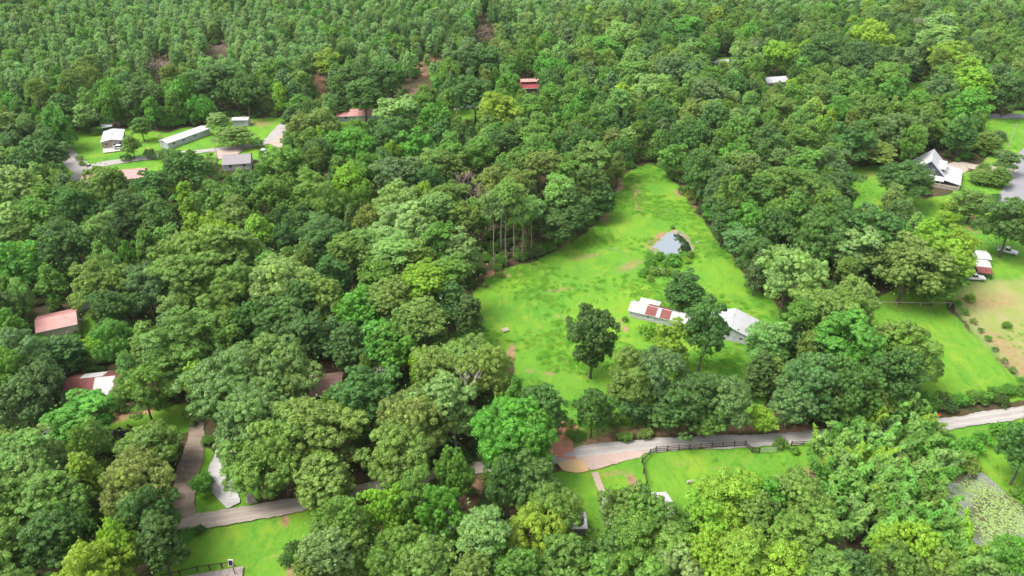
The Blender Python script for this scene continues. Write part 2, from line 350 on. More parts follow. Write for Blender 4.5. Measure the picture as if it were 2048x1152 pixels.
def ground():
    ys = [-260.0]
    while ys[-1] < 60: ys.append(ys[-1] + 8)
    while ys[-1] < 1000: ys.append(ys[-1] + max(0.8, 0.0052 * ys[-1]))
    while ys[-1] < 9000: ys.append(ys[-1] * 1.15)
    ys = np.array(ys); nu = 520
    u = np.linspace(-1, 1, nu)
    X = np.outer(np.maximum(ys, 60) * 0.8 + 60, u); Y = np.repeat(ys[:, None], nu, 1)
    far = ys > 1000
    X[far] *= 2.0
    px, py = pix(X, np.maximum(Y, 30), 0.0)
    nx = smooth_noise(X, Y, 14, 3) * 5; ny = smooth_noise(X, Y, 11, 4) * 3
    px2, py2 = px + nx, py + ny
    g = np.zeros(X.shape); d = np.zeros(X.shape); b = np.zeros(X.shape)
    for P in GRASSES:
        g = np.maximum(g, inpoly(px2, py2, P))
    d = inpoly(px2, py2, DRY_FIELD).astype(float)
    for _ in range(3):
        for A in (g, d):
            A[1:-1, 1:-1] = (A[1:-1, 1:-1] * 2 + A[:-2, 1:-1] + A[2:, 1:-1] + A[1:-1, :-2] + A[1:-1, 2:]) / 6
    for x, y, rx, ry, an, st in BARE:
        a = math.radians(an); dx, dy = px - x, py - y
        uu = (dx * math.cos(a) + dy * math.sin(a)) / rx; vv = (-dx * math.sin(a) + dy * math.cos(a)) / ry
        q = np.sqrt(uu ** 2 + vv ** 2)
        b = np.maximum(b, st * np.clip(1.5 - q, 0, 1))
    Z = (smooth_noise(X, Y, 9, 11) * 0.06 + smooth_noise(X, Y, 40, 12) * 0.10) * g
    # keep water level and roads flat
    me = bpy.data.meshes.new("ground")
    n = X.size
    me.vertices.add(n); co = np.stack([X.ravel(), Y.ravel(), (Z - 0.3).ravel()], 1)
    me.vertices.foreach_set("co", co.ravel())
    R, C = X.shape
    idx = np.arange(n).reshape(R, C)
    q = np.stack([idx[:-1, :-1], idx[:-1, 1:], idx[1:, 1:], idx[1:, :-1]], -1).reshape(-1, 4)
    me.loops.add(q.size); me.loops.foreach_set("vertex_index", q.ravel())
    me.polygons.add(len(q)); me.polygons.foreach_set("loop_start", np.arange(0, q.size, 4)); me.polygons.foreach_set("loop_total", np.full(len(q), 4))
    me.polygons.foreach_set("use_smooth", np.ones(len(q), bool))
    me.update(); me.validate()
    at_ = me.color_attributes.new("zone", 'FLOAT_COLOR', 'POINT')
    at_.data.foreach_set("color", np.stack([g.ravel(), d.ravel(), b.ravel(), np.ones(n)], 1).ravel())
    o = bpy.data.objects.new("ground", me); COL.objects.link(o); tag(o, kind="structure")
    m, nt, out = newmat("ground_surface"); N, L = nt.nodes, nt.links
    z = N.new("ShaderNodeAttribute"); z.attribute_name = "zone"
    sp = N.new("ShaderNodeSeparateColor"); L.new(z.outputs["Color"], sp.inputs[0])
    tc = N.new("ShaderNodeNewGeometry")
    def noise(scale, det=5, rough=0.55, dist=0.0, stretch=None):
        q = N.new("ShaderNodeTexNoise"); q.inputs["Scale"].default_value = scale; q.inputs["Detail"].default_value = det
        q.inputs["Roughness"].default_value = rough; q.inputs["Distortion"].default_value = dist
        if stretch:
            mp = N.new("ShaderNodeMapping"); mp.inputs["Scale"].default_value = stretch; mp.inputs["Rotation"].default_value = (0, 0, 0.3)
            L.new(tc.outputs["Position"], mp.inputs[0]); L.new(mp.outputs[0], q.inputs["Vector"])
        else: L.new(tc.outputs["Position"], q.inputs["Vector"])
        return q.outputs[0]
    def ramp(v, a, b_):
        r = N.new("ShaderNodeMapRange"); r.inputs[1].default_value = a; r.inputs[2].default_value = b_; L.new(v, r.inputs[0]); return r.outputs[0]
    def mix(f, a, b_):
        q = N.new("ShaderNodeMix"); q.data_type = 'RGBA'
        for i, s in ((6, a), (7, b_)):
            if isinstance(s, tuple): q.inputs[i].default_value = (*s, 1)
            else: L.new(s, q.inputs[i])
        L.new(f, q.inputs[0]) if not isinstance(f, float) else setattr(q.inputs[0], 'default_value', f)
        return q.outputs[2]
    def mth(op, a, b_):
        q = N.new("ShaderNodeMath"); q.operation = op
        for i, s in ((0, a), (1, b_)):
            if isinstance(s, (int, float)): q.inputs[i].default_value = s
            else: L.new(s, q.inputs[i])
        q.use_clamp = True
        return q.outputs[0]
    grass = mix(ramp(noise(0.045, 4), 0.38, 0.62), (0.112, 0.238, 0.018), (0.062, 0.186, 0.018))
    grass = mix(ramp(noise(0.13, 5, 0.6, 0.6), 0.52, 0.72), grass, (0.168, 0.244, 0.025))
    grass = mix(ramp(noise(0.5, 4, 0.65, 0.5, (1, 0.35, 1)), 0.50, 0.75), grass, (0.050, 0.155, 0.016))
    grass = mix(ramp(noise(1.3, 4, 0.6), 0.45, 0.9), grass, (0.143, 0.227, 0.029))
    grass = mix(mth('MULTIPLY', ramp(noise(0.07, 6, 0.65, 0.8), 0.63, 0.74), 0.75), grass, (0.252, 0.227, 0.076))
    dry = mix(ramp(noise(0.2, 6, 0.65, 0.3, (1, 0.4, 1)), 0.35, 0.65), (0.168, 0.218, 0.050), (0.260, 0.218, 0.109))
    grass = mix(mth('MULTIPLY', sp.outputs[1], 0.85), grass, dry)
    floor = mix(ramp(noise(0.35, 6, 0.7), 0.38, 0.62), (0.071, 0.042, 0.027), (0.025, 0.046, 0.013))
    floor = mix(ramp(noise(1.6, 4, 0.7), 0.5, 0.75), floor, (0.118, 0.071, 0.042))
    edge = mth('ADD', sp.outputs[0], mth('MULTIPLY', mth('SUBTRACT', noise(0.6, 5, 0.7), 0.5), 0.9))
    col = mix(ramp(edge, 0.4, 0.6), floor, grass)
    soil = mix(ramp(noise(0.9, 6, 0.7), 0.35, 0.65), (0.302, 0.185, 0.109), (0.185, 0.101, 0.063))
    bq = mth('MULTIPLY', sp.outputs[2], mth('ADD', ramp(noise(0.8, 6, 0.75), 0.30, 0.62), 0.15))
    col = mix(ramp(bq, 0.15, 0.65), col, soil)
    bs = N.new("ShaderNodeBsdfPrincipled"); bs.inputs["Roughness"].default_value = 0.9; bs.inputs["Specular IOR Level"].default_value = 0.1
    L.new(col, bs.inputs["Base Color"])
    bp = N.new("ShaderNodeBump"); bp.inputs["Strength"].default_value = 0.7; bp.inputs["Distance"].default_value = 0.3
    L.new(noise(1.1, 6, 0.75, 0.2, (1, 0.5, 1)), bp.inputs["Height"]); L.new(bp.outputs[0], bs.inputs["Normal"])
    L.new(bs.outputs[0], out.inputs[0])
    me.materials.append(m)
    return o
ground()
Z0 = -0.08     # level of roads, yards and water sheets

def resample(pts, step):
    out = []
    for a, b in zip(pts[:-1], pts[1:]):
        n = max(1, int((b - a).length / step))
        for i in range(n): out.append(a.lerp(b, i / n))
    out.append(pts[-1]); return out
def smooth_line(pts, it=2):
    for _ in range(it):
        q = [pts[0]]
        for a, b in zip(pts[:-1], pts[1:]): q += [a.lerp(b, .25), a.lerp(b, .75)]
        q.append(pts[-1]); pts = q
    return pts
def ribbon(name, pl, mat, width, z=0.0, kind="structure", ragged=0.16, seed=1, shift=0.0, **kw):
    """a lane along a line of photo points; width in metres, or one per point"""
    r = random.Random(seed)
    P = [at(x, y) for x, y in pl]
    wd = width if isinstance(width, (list, tuple)) else [width] * len(P)
    PW = [Vector((p.x, p.y, w)) for p, w in zip(P, wd)]
    PW = resample(smooth_line(PW), 0.7)
    mb = MB(); prev = None
    for i, p in enumerate(PW):
        d = (PW[min(i + 1, len(PW) - 1)] - PW[max(i - 1, 0)]); d.z = 0; d.normalize()
        n = Vector((-d.y, d.x, 0)); w = p.z / 2
        if shift: p = p + n * shift
        row = []
        for k in range(5):
            s = -1 + k / 2
            off = w * s + ((r.uniform(-ragged, ragged) + ragged * 1.3 * math.sin(i * .31 + s * 2 + seed) * math.sin(i * .083 + seed)) * (1 if abs(s) == 1 else 0))
            row.append((p.x + n.x * off, p.y + n.y * off, Z0 + z + (0.04 if k == 2 else 0)))
        if prev:
            for k in range(4): mb.poly([prev[k + 1], prev[k], row[k], row[k + 1]])
        prev = row
    return mb.build(name, mat, kind=kind, **kw)
def patch(name, pl, mat, z=0.0, thick=0.0, ragged=0.2, seed=2, kind="structure", **kw):
    r = random.Random(seed)
    P = [at(x, y) for x, y in pl]; P.append(P[0])
    P = resample(P, 0.8)[:-1]
    P = [(p.x + r.uniform(-ragged, ragged), p.y + r.uniform(-ragged, ragged)) for p in P]
    mb = MB(); mb.poly([(x, y, Z0 + z) for x, y in P])
    if mb.v:
        A = sum(P[i][0] * P[(i + 1) % len(P)][1] - P[(i + 1) % len(P)][0] * P[i][1] for i in range(len(P)))
        if A < 0: mb.f = [f[::-1] for f in mb.f]
    return mb.build(name, mat, kind=kind, **kw)

def gravel(name, c1, c2, c3=(0.25, 0.2, 0.16)):
    m, nt, out = newmat(name); N, L = nt.nodes, nt.links
    g = N.new("ShaderNodeNewGeometry")
    def noise(s, d, st=None):
        n = N.new("ShaderNodeTexNoise"); n.inputs["Scale"].default_value = s; n.inputs["Detail"].default_value = d; n.inputs["Roughness"].default_value = 0.7
        if st:
            mp = N.new("ShaderNodeMapping"); mp.inputs["Scale"].default_value = st; L.new(g.outputs["Position"], mp.inputs[0]); L.new(mp.outputs[0], n.inputs["Vector"])
        else: L.new(g.outputs["Position"], n.inputs["Vector"])
        return n.outputs[0]
    def mx(f, lo, hi, a, b):
        r = N.new("ShaderNodeMapRange"); r.inputs[1].default_value = lo; r.inputs[2].default_value = hi; L.new(f, r.inputs[0])
        q = N.new("ShaderNodeMix"); q.data_type = 'RGBA'; L.new(r.outputs[0], q.inputs[0])
        for i, s in ((6, a), (7, b)):
            if isinstance(s, tuple): q.inputs[i].default_value = (*s, 1)
            else: L.new(s, q.inputs[i])
        return q.outputs[2]
    c = mx(noise(0.35, 5, (0.5, 1.6, 1)), 0.35, 0.65, c1, c2)
    c = mx(noise(1.0, 5), 0.58, 0.95, c, c3)
    b = N.new("ShaderNodeBsdfPrincipled"); b.inputs["Roughness"].default_value = 0.9; b.inputs["Specular IOR Level"].default_value = 0.15
    L.new(c, b.inputs["Base Color"])
    bp = N.new("ShaderNodeBump"); bp.inputs["Strength"].default_value = 0.4; bp.inputs["Distance"].default_value = 0.02
    L.new(noise(5, 4), bp.inputs["Height"]); L.new(bp.outputs[0], b.inputs["Normal"])
    L.new(b.outputs[0], out.inputs[0]); return m
M['gravel'] = gravel("grey_gravel", (0.285, 0.268, 0.255), (0.235, 0.215, 0.20), (0.211, 0.172, 0.140))
M['gravel2'] = gravel("pale_gravel", (0.390, 0.382, 0.374), (0.312, 0.296, 0.281), (0.211, 0.195, 0.156))
M['tangravel'] = gravel("tan_gravel", (0.30, 0.255, 0.215), (0.265, 0.22, 0.185), (0.33, 0.30, 0.27))
M['mud'] = gravel("rutted_mud", (0.156, 0.117, 0.094), (0.257, 0.203, 0.156), (0.101, 0.070, 0.055))
M['wornA'] = gravel('worn_gravel', (0.33, 0.31, 0.29), (0.27, 0.25, 0.23), (0.22, 0.2, 0.18)); M['wornB'] = gravel('worn_tan_gravel', (0.35, 0.30, 0.25), (0.29, 0.25, 0.21), (0.33, 0.3, 0.27))
M['redclay'] = gravel("red_clay", (0.359, 0.140, 0.094), (0.390, 0.172, 0.117), (0.296, 0.117, 0.078))
M['orange_sand'] = gravel("orange_sand", (0.42, 0.28, 0.14), (0.38, 0.26, 0.14), (0.28, 0.19, 0.12))
M['pinkgravel'] = gravel("pinkish_gravel", (0.343, 0.265, 0.234), (0.281, 0.211, 0.172), (0.156, 0.172, 0.078))
M['asphalt'] = gravel("asphalt_road", (0.164, 0.164, 0.179), (0.203, 0.195, 0.203), (0.133, 0.133, 0.140))
ribbon("gravel_lane", [(1095,916),(1150,906),(1230,897),(1320,888),(1450,882),(1560,879),(1640,872),(1740,862),(1850,852),(1920,843),(1990,832),(2040,824),(2140,808)], M['gravel'],
       [3.4,3.9,4.2,4.0,3.8,3.8,3.8,3.8,3.6,3.6,3.6,3.6,3.6], seed=4)
ribbon("gravel_lane", [(335,1045),(400,1042),(470,1030),(560,1016),(640,998),(720,982),(800,965),(900,945),(1000,928),(1095,916)], M['tangravel'], [3.6,4.0,4.0,3.7,3.5,3.5,3.5,3.5,3.5,3.5], z=0.004, seed=5)
LANE_A = [(1095,916),(1150,906),(1230,897),(1320,888),(1450,882),(1560,879),(1640,872),(1740,862),(1850,852),(1920,843),(1990,832),(2040,824),(2140,808)]
LANE_B = [(400,1042),(470,1030),(560,1016),(640,998),(720,982),(800,965),(900,945),(1000,928),(1095,916)]
for k_, ln_ in enumerate((LANE_A, LANE_B)):
    for sh_ in (-0.85, 0.85): ribbon("wheel_track", ln_[1:] if k_ == 0 else ln_[:-2], M['wornA' if k_ == 0 else 'wornB'], 0.75, z=0.02 + k_ * .004, seed=40 + k_, shift=sh_, ragged=0.12)
ribbon("gravel_drive", [(468,1010),(452,985),(442,960),(440,940),(448,915),(455,890)], M['gravel2'], [2.6,4.4,5.0,5.0,4.4,3.5], z=0.012, seed=6)
ribbon("mud_track", [(372,1035),(364,1000),(372,960),(383,920),(390,880),(395,830)], M['mud'], [3,4.6,5,4.4,3.4,3], z=0.008, seed=7)
ribbon("clay_track", [(1120,915),(1122,890),(1126,868),(1138,846)], M['redclay'], [6.6,5.4,4.2,4.6], z=0.012, seed=8)
patch("sand_apron", [(1112,926),(1145,918),(1163,917),(1168,925),(1178,940),(1150,946),(1125,938)], M['orange_sand'], z=0.016)
patch("gravel_shoulder", [(1150,908),(1230,902),(1295,896),(1285,912),(1240,925),(1180,940)], M['pinkgravel'], z=0.010)
ribbon("garden_path", [(1190,944),(1196,962),(1204,982),(1214,1003),(1225,1020)], M['pathm'], 1.45, z=0.02, ragged=0.03)
ribbon("side_road", [(128,300),(152,328),(172,342),(190,330),(240,322),(300,314),(340,308),(420,300),(500,292),(545,280),(560,262),(574,243),(620,225)], M['gravel'], [6,7,8,6,4.2,4,4,4,4,6,7,5,4], z=0.004)
ribbon("side_road", [(172,342),(160,356),(150,380)], M['gravel'], [7,8,8], z=0.010)
patch("clay_yard", [(440,296),(475,290),(485,300),(470,312),(436,318),(430,306)], M['pinkgravel'], z=0.014)
patch("clay_yard", [(552,270),(585,276),(590,292),(560,296),(535,286)], M['pinkgravel'], z=0.014)
patch("concrete_slab", [(205.5,296.5),(246,292),(249,300),(206,305.5)], M['concrete'], z=0.03, ragged=0.0)
ribbon("country_road", [(2010,420),(2030,380),(2042,350),(2052,320),(2075,290),(2120,255)], M['asphalt'], 7.5, z=0.01, ragged=0.1)
ribbon("country_road", [(1940,228),(1985,232),(2060,232)], M['asphalt'], 6, z=0.01)
ribbon("tan_drive", [(1905,338),(1925,328),(1950,334),(1990,337),(2035,340)], M['tangravel'], [9,7,5,4,4], z=0.012)
ribbon("country_road", [(1425,124),(1445,122),(1470,120)], M['gravel2'], 6)
ribbon("country_road", [(1590,135),(1612,142),(1640,160)], M['gravel2'], 5)
ribbon("country_road", [(900,216),(930,212),(960,210)], M['gravel'], 6)

# water
def water(name, c, rough, ior=0.55):
    m, nt, out = newmat(name); N, L = nt.nodes, nt.links
    b = N.new("ShaderNodeBsdfPrincipled"); b.inputs["Base Color"].default_value = (*c, 1); b.inputs["Roughness"].default_value = rough

    n = N.new("ShaderNodeTexNoise"); n.inputs["Scale"].default_value = 0.8
    bp = N.new("ShaderNodeBump"); bp.inputs["Strength"].default_value = 0.004; L.new(n.outputs[0], bp.inputs["Height"]); L.new(bp.outputs[0], b.inputs["Normal"])
    gl = N.new("ShaderNodeBsdfGlossy"); gl.inputs["Roughness"].default_value = rough; gl.inputs["Color"].default_value = (.9, .93, .95, 1)
    lw = N.new("ShaderNodeMixShader"); lw.inputs[0].default_value = ior; L.new(b.outputs[0], lw.inputs[1]); L.new(gl.outputs[0], lw.inputs[2]); L.new(bp.outputs[0], gl.inputs["Normal"])
    L.new(lw.outputs[0], out.inputs[0]); return m
M['water'] = water("pond_water", (0.012, 0.02, 0.012), 0.03)
M['mudwater'] = water("muddy_water", (0.10, 0.095, 0.055), 0.12, 0.25)
patch("pond_water", POND, M['water'], z=0.03, ragged=0.25)
patch("pond_water", LILY_POND, M['mudwater'], z=0.03, ragged=0.3)
patch("muddy_bank", [(1296,499),(1310,484),(1327,470),(1343,460),(1362,462),(1378,474),(1388,496),(1386,510),(1350,516),(1320,512)], M['mud'], z=0.012, ragged=0.5)
# ---------------------------------------------------------------- buildings
def yaw_of(a, b): return math.atan2(b.y - a.y, b.x - a.x)
def window(parent, face, L, D, u, z, w, h, trim='trim', name='window'):
    """a framed window let into a wall face: frame ring, sill, pane, one mullion"""
    def T(a, d, zz):                       # a along the face, d outwards
        if face == 'front': return (a, -d, zz)
        if face == 'back': return (L - a, D + d, zz)
        if face == 'right': return (L + d, a, zz)
        return (-d, D - a, zz)
    def bx(mb, a0, a1, d0, d1, z0, z1):
        mb.hexa([T(a0, d1, z0), T(a1, d1, z0), T(a1, d0, z0), T(a0, d0, z0), T(a0, d1, z1), T(a1, d1, z1), T(a1, d0, z1), T(a0, d0, z1)])
    f = MB(); t = 0.09
    bx(f, u, u + w, 0.003, 0.07, z, z + t); bx(f, u, u + w, 0.003, 0.07, z + h - t, z + h)
    bx(f, u, u + t, 0.003, 0.068, z + t, z + h - t); bx(f, u + w - t, u + w, 0.003, 0.068, z + t, z + h - t)
    if name == 'window': bx(f, u + w / 2 - 0.03, u + w / 2 + 0.03, 0.003, 0.06, z + t, z + h - t)
    fo = f.build(name, M[trim], parent)
    p = MB(); bx(p, u + t, u + w - t, 0.001, 0.03, z + t, z + h - t)
    p.build('pane' if name == 'window' else 'door_leaf', M['glass' if name == 'window' else 'old_wall'], fo)
    return fo
def gable_prism(mb, x0, x1, y0, y1, h, rise, ridge):
    if ridge == 'x':
        ym = (y0 + y1) / 2
        mb.poly([(x0, y0, 0), (x1, y0, 0), (x1, y0, h), (x0, y0, h)]); mb.poly([(x1, y1, 0), (x0, y1, 0), (x0, y1, h), (x1, y1, h)])
        mb.poly([(x1, y0, 0), (x1, y1, 0), (x1, y1, h), (x1, ym, h + rise), (x1, y0, h)]); mb.poly([(x0, y1, 0), (x0, y0, 0), (x0, y0, h), (x0, ym, h + rise), (x0, y1, h)])
    else:
        xm = (x0 + x1) / 2
        mb.poly([(x0, y0, 0), (x1, y0, 0), (x1, y0, h), (xm, y0, h + rise), (x0, y0, h)]); mb.poly([(x1, y1, 0), (x0, y1, 0), (x0, y1, h), (xm, y1, h + rise), (x1, y1, h)])
        mb.poly([(x1, y0, 0), (x1, y1, 0), (x1, y1, h), (x1, y0, h)]); mb.poly([(x0, y1, 0), (x0, y0, 0), (x0, y0, h), (x0, y1, h)])
def roof_slabs(mb, x0, x1, y0, y1, h, rise, ridge, ov=0.35, t=0.1, lift=0.02, m=0, only=None, a=None, b=None):
    """two tilted roof slabs; a..b restricts them along the ridge (fractions) for patched sheets"""
    if ridge == 'x':
        ym = (y0 + y1) / 2; s = rise / (ym - y0); e = ov * s
        xa = x0 - ov if a is None else x0 - ov + (x1 - x0 + 2 * ov) * a; xb = x1 + ov if b is None else x0 - ov + (x1 - x0 + 2 * ov) * b
        def slab(ya, za, yb, zb):
            q = [(xa, ya, za), (xb, ya, za), (xb, yb, zb), (xa, yb, zb)]
            mb.hexa([(p[0], p[1], p[2] + lift) for p in q] + [(p[0], p[1], p[2] + lift + t) for p in q], m)
        if only != 'back': slab(y0 - ov, h - e, ym, h + rise)
        if only != 'front': slab(ym, h + rise - 0.001, y1 + ov, h - e)
    else:
        xm = (x0 + x1) / 2; s = rise / (xm - x0); e = ov * s
        ya = y0 - ov if a is None else y0 - ov + (y1 - y0 + 2 * ov) * a; yb = y1 + ov if b is None else y0 - ov + (y1 - y0 + 2 * ov) * b
        def slab(xa, za, xb, zb):
            q = [(xa, ya, za), (xb, ya, zb), (xb, yb, zb), (xa, yb, za)]
            mb.hexa([(p[0], p[1], p[2] + lift) for p in q] + [(p[0], p[1], p[2] + lift + t) for p in q], m)
        if only != 'right': slab(x0 - ov, h - e, xm, h + rise)
        if only != 'left': slab(xm, h + rise - 0.001, x1 + ov, h - e)
def house(name, label, cat, p0, p1, D, h, rise, ridge, wall, roof, windows=(), doors=(), ov=0.35, panels=(), group=None, cap=True):
    a, b = at(*p0), at(*p1); L = (b - a).length
    if isinstance(D, tuple):                # depth measured at the eaves: front and back photo points
        D = (at(*D[1], h) - at(*D[0], h)).length
    r = empty(name, (a.x, a.y, Z0), yaw_of(a, b)); tag(r, label, cat, group)
    w = MB(); gable_prism(w, 0, L, 0, D, h, rise, ridge); w.build('wall', M[wall], r)
    f = MB(); f.box(-0.06, L + 0.06, -0.06, D + 0.06, -0.3, 0.22); f.build('foundation', M['concrete'], r)
    rm = M[roof] if ridge == 'x' or roof != 'white_metal' else M['white_metal_y']
    q = MB(); roof_slabs(q, 0, L, 0, D, h, rise, ridge, ov); ro = q.build('roof', rm, r)
    if cap:
        c = MB()
        if ridge == 'x': c.tube([(-ov, D / 2, h + rise + 0.11), (L + ov, D / 2, h + rise + 0.11)], [0.1, 0.1], 6)
        else: c.tube([(L / 2, -ov, h + rise + 0.11), (L / 2, D + ov, h + rise + 0.11)], [0.1, 0.1], 6)
        c.build('ridge_cap', M[roof], ro)
    for (mat, side, fa, fb, lab) in panels:
        p = MB(); roof_slabs(p, 0, L, 0, D, h, rise, ridge, ov + 0.03, 0.02, 0.135, only=side, a=fa, b=fb)
        p.build('roof_sheet', M[mat], ro, label=lab)
    for (face, u, z, ww, hh) in windows: window(r, face, L, D, u, z, ww, hh)
    for (face, u, ww, hh) in doors: window(r, face, L, D, u, 0.25, ww, hh, name='door')
    # eave boards
    g = MB()
    if ridge == 'x':
        s = rise / (D / 2) * ov
        g.box(-ov, L + ov, -ov - 0.03, -ov - 0.003, h - s - 0.1, h - s + 0.12); g.box(-ov, L + ov, D + ov + 0.003, D + ov + 0.03, h - s - 0.1, h - s + 0.12)
    else:
        s = rise / (L / 2) * ov
        g.box(-ov - 0.03, -ov - 0.003, -ov, D + ov, h - s - 0.1, h - s + 0.12); g.box(L + ov + 0.003, L + ov + 0.03, -ov, D + ov, h - s - 0.1, h - s + 0.12)
    hf = len(g.v) // 2; g2 = MB(); g2.v = g.v[hf:]; g2.f = [tuple(i - hf for i in f) for f in g.f[6:]]; g2.m = g.m[6:]; g.v = g.v[:hf]; g.f = g.f[:6]; g.m = g.m[:6]
    g.build('eave_board', M['trim'], r); g2.build('eave_board', M['trim'], r)
    r['_L'] = L; r['_D'] = D
    return r
def dims(r):
    L, D = r['_L'], r['_D']; del r['_L']; del r['_D']; return L, D
HOUSES = []
# long white outbuilding in the meadow
r = house('long_shed', 'long low white shed with rusty red sheets patched into its roof, in the meadow', 'shed', (1258,631), (1392,662), ((1257,618),(1268,601)), 1.9, 1.0, 'x',
          'white_wall', 'white_metal', windows=[('front', 4.6, 0.7, 0.9, 0.9), ('front', 15.0, 0.7, 1.0, 0.9)], doors=[('front', 3.0, 1.0, 1.7)],
          panels=[('rust', 'front', 0.245, 0.40, 'rusty red roof sheets, left of two'), ('rust', 'front', 0.455, 0.60, 'rusty red roof sheets, right of two'), ('rust', 'back', 0.245, 0.60, 'rusty strip behind the ridge')])
L, D = dims(r)
q = MB(); q.hexa([(1.2, D + 0.3, 1.75), (6.8, D + 0.3, 1.75), (6.8, D + 3.2, 1.45), (1.2, D + 3.2, 1.45), (1.2, D + 0.3, 1.83), (6.8, D + 0.3, 1.83), (6.8, D + 3.2, 1.53), (1.2, D + 3.2, 1.53)])
q.build('lean_to_roof', M['old_metal'], r)
q = MB(); q.box(1.4, 6.6, D + 0.02, D + 3.0, 0, 1.4); q.build('lean_to_wall', M['white_wall'], r)
r = house('gabled_building', 'white gabled farm building with wide pale metal roof and small dark window', 'farm building', (1412,670), (1503,690), ((1508,676.5),(1516,640.5)), 2.1, 2.0, 'y',
          'white_wall', 'white_metal', windows=[('front', 8.1, 0.75, 0.85, 0.95), ('right', 3.0, 0.9, 0.9, 0.8), ('right', 8.0, 0.9, 0.9, 0.8)], ov=0.45)
dims(r)
r = house('steel_building', 'beige steel building with faded pink-red roof at the left edge', 'building', (83,686), (160,669), ((152.3,646),(153,616)), 3.5, 1.3, 'x', 'beige_wall', 'pink',
          windows=[('right', 2.0, 1.2, 0.9, 0.9)], doors=[('right', 5.0, 1.2, 2.1)])
dims(r)
r = house('garden_shed', 'small shed with pale stained roof behind the beige steel building', 'shed', (155,620), (203,609), 5.5, 2.1, 0.7, 'x', 'white_wall', 'old_metal', doors=[('front', 2.0, 0.9, 1.8)]); dims(r)
r = house('old_cottage', 'old cottage with rusty red roof patched with white sheets', 'house', (133,808), (236,797), ((128,790),(139,752)), 2.6, 1.4, 'x', 'old_wall', 'rust',
          windows=[('front', 7.2, 1.0, 1.2, 1.1), ('front', 9.8, 1.0, 0.9, 1.1), ('right', 2.5, 1.0, 1.0, 1.1)], doors=[('front', 5.3, 0.95, 2.0)],
          panels=[('old_metal', 'back', 0.26, 0.68, 'white roof sheets behind the ridge'), ('old_metal', 'front', 0.56, 0.93, 'white roof sheets over the porch')])
L, D = dims(r)
q = MB(); q.hexa([(6.3, -2.2, 2.05), (10.2, -2.2, 2.05), (10.2, -0.4, 2.5), (6.3, -0.4, 2.5), (6.3, -2.2, 2.13), (10.2, -2.2, 2.13), (10.2, -0.4, 2.58), (6.3, -0.4, 2.58)]); q.build('porch_roof', M['old_metal'], r)
for xx in (6.5, 8.2, 10.0):
    q = MB(); q.box(xx - 0.07, xx + 0.07, -2.1, -1.96, 0, 2.05); q.build('porch_post', M['trim'], r)
q = MB(); q.box(6.3, 10.2, -2.2, -0.07, 0.05, 0.4); q.build('porch_floor', M['deck'], r)
r = house('mobile_home', 'broad mobile home with white roof behind a concrete slab, left clearing', 'mobile home', (206,296.5), (246,292), ((203.5,285.4),(204,264.7)), 2.6, 0.7, 'y', 'wall_tan', 'white_metal',
          windows=[('front', 1.0, 1.1, 1.3, 1.0), ('front', 6.0, 1.1, 1.3, 1.0)], doors=[('front', 3.8, 1.0, 2.0)]); dims(r)
r = house('utility_shed', 'dark grey shed with white roof behind the mobile home', 'shed', (208,264.7), (226,261.5), 4.0, 2.2, 0.6, 'x', 'slate_wall', 'white_metal'); dims(r)
r = house('utility_shed', 'small shed with brown rounded roof beside the dark grey shed', 'shed', (227,261.5), (241,259.5), 4.0, 2.2, 1.2, 'y', 'dark_wall', 'brown_roof'); dims(r)
r = house('mobile_home', 'long narrow mobile home with white roof set diagonally in the left clearing', 'mobile home', (338,298), (421,268), 5.2, 2.5, 0.5, 'x', 'white_wall', 'white_metal',
          windows=[('front', 2.0, 1.1, 1.3, 1.0), ('front', 6.5, 1.1, 1.3, 1.0), ('front', 12.0, 1.1, 1.3, 1.0)], doors=[('front', 9.5, 1.0, 2.0)]); dims(r)
r = house('camper_trailer', 'small white trailer with two dark windows at the wood edge', 'trailer', (466,251.5), (497,251), 3.4, 2.6, 0.35, 'x', 'white_wall', 'white_metal', windows=[('front', 1.4, 1.2, 0.7, 0.7), ('front', 3.9, 1.2, 0.7, 0.7)]); dims(r)
r = house('ranch_house', 'house with dark grey shingle roof beside the clay yard', 'house', (448,341), (502,337), 8.5, 2.5, 1.8, 'x', 'white_wall', 'grey_roof', windows=[('front', 2, 1, 1.2, 1.1), ('front', 7, 1, 1.2, 1.1)]); dims(r)
r = house('ranch_house', 'long house with faded red roof half hidden by trees, left edge of the clearing', 'house', (167,376), (289,366), 8.5, 2.4, 1.5, 'x', 'white_wall', 'pink', windows=[('front', 3, 1, 1.2, 1.1), ('front', 18, 1, 1.2, 1.1)]); dims(r)
r = house('ranch_house', 'house with faded pink-red roof below the dark trees, upper middle', 'house', (676,243), (754,240), 8.0, 2.4, 1.6, 'x', 'white_wall', 'pink', windows=[('front', 3, 1, 1.2, 1.1)]); dims(r)
r = house('red_barn', 'red-roofed barn with raised centre aisle, far off above the meadow', 'barn', (1041,187), (1078,186), 8.0, 2.6, 1.6, 'x', 'dark_wall', 'barnred'); L, D = dims(r)
q = MB(); q.box(0.6, L - 0.4, D / 2 - 1.4, D / 2 + 1.4, 3.0, 5.0); q.build('aisle_wall', M['dark_wall'], r)
q = MB(); roof_slabs(q, 0.5, L - 0.3, D / 2 - 1.4, D / 2 + 1.4, 5.0, 0.8, 'x', 0.3); q.build('aisle_roof', M['pink'], r)
r = house('bungalow', 'distant bungalow with white roof among the trees, upper right', 'house', (1534,176), (1577,173), 8.0, 2.6, 1.4, 'x', 'old_wall', 'white_metal', windows=[('front', 1.5, 1, 1, 1), ('front', 4, 1, 1, 1), ('front', 7, 1, 1, 1)]); dims(r)
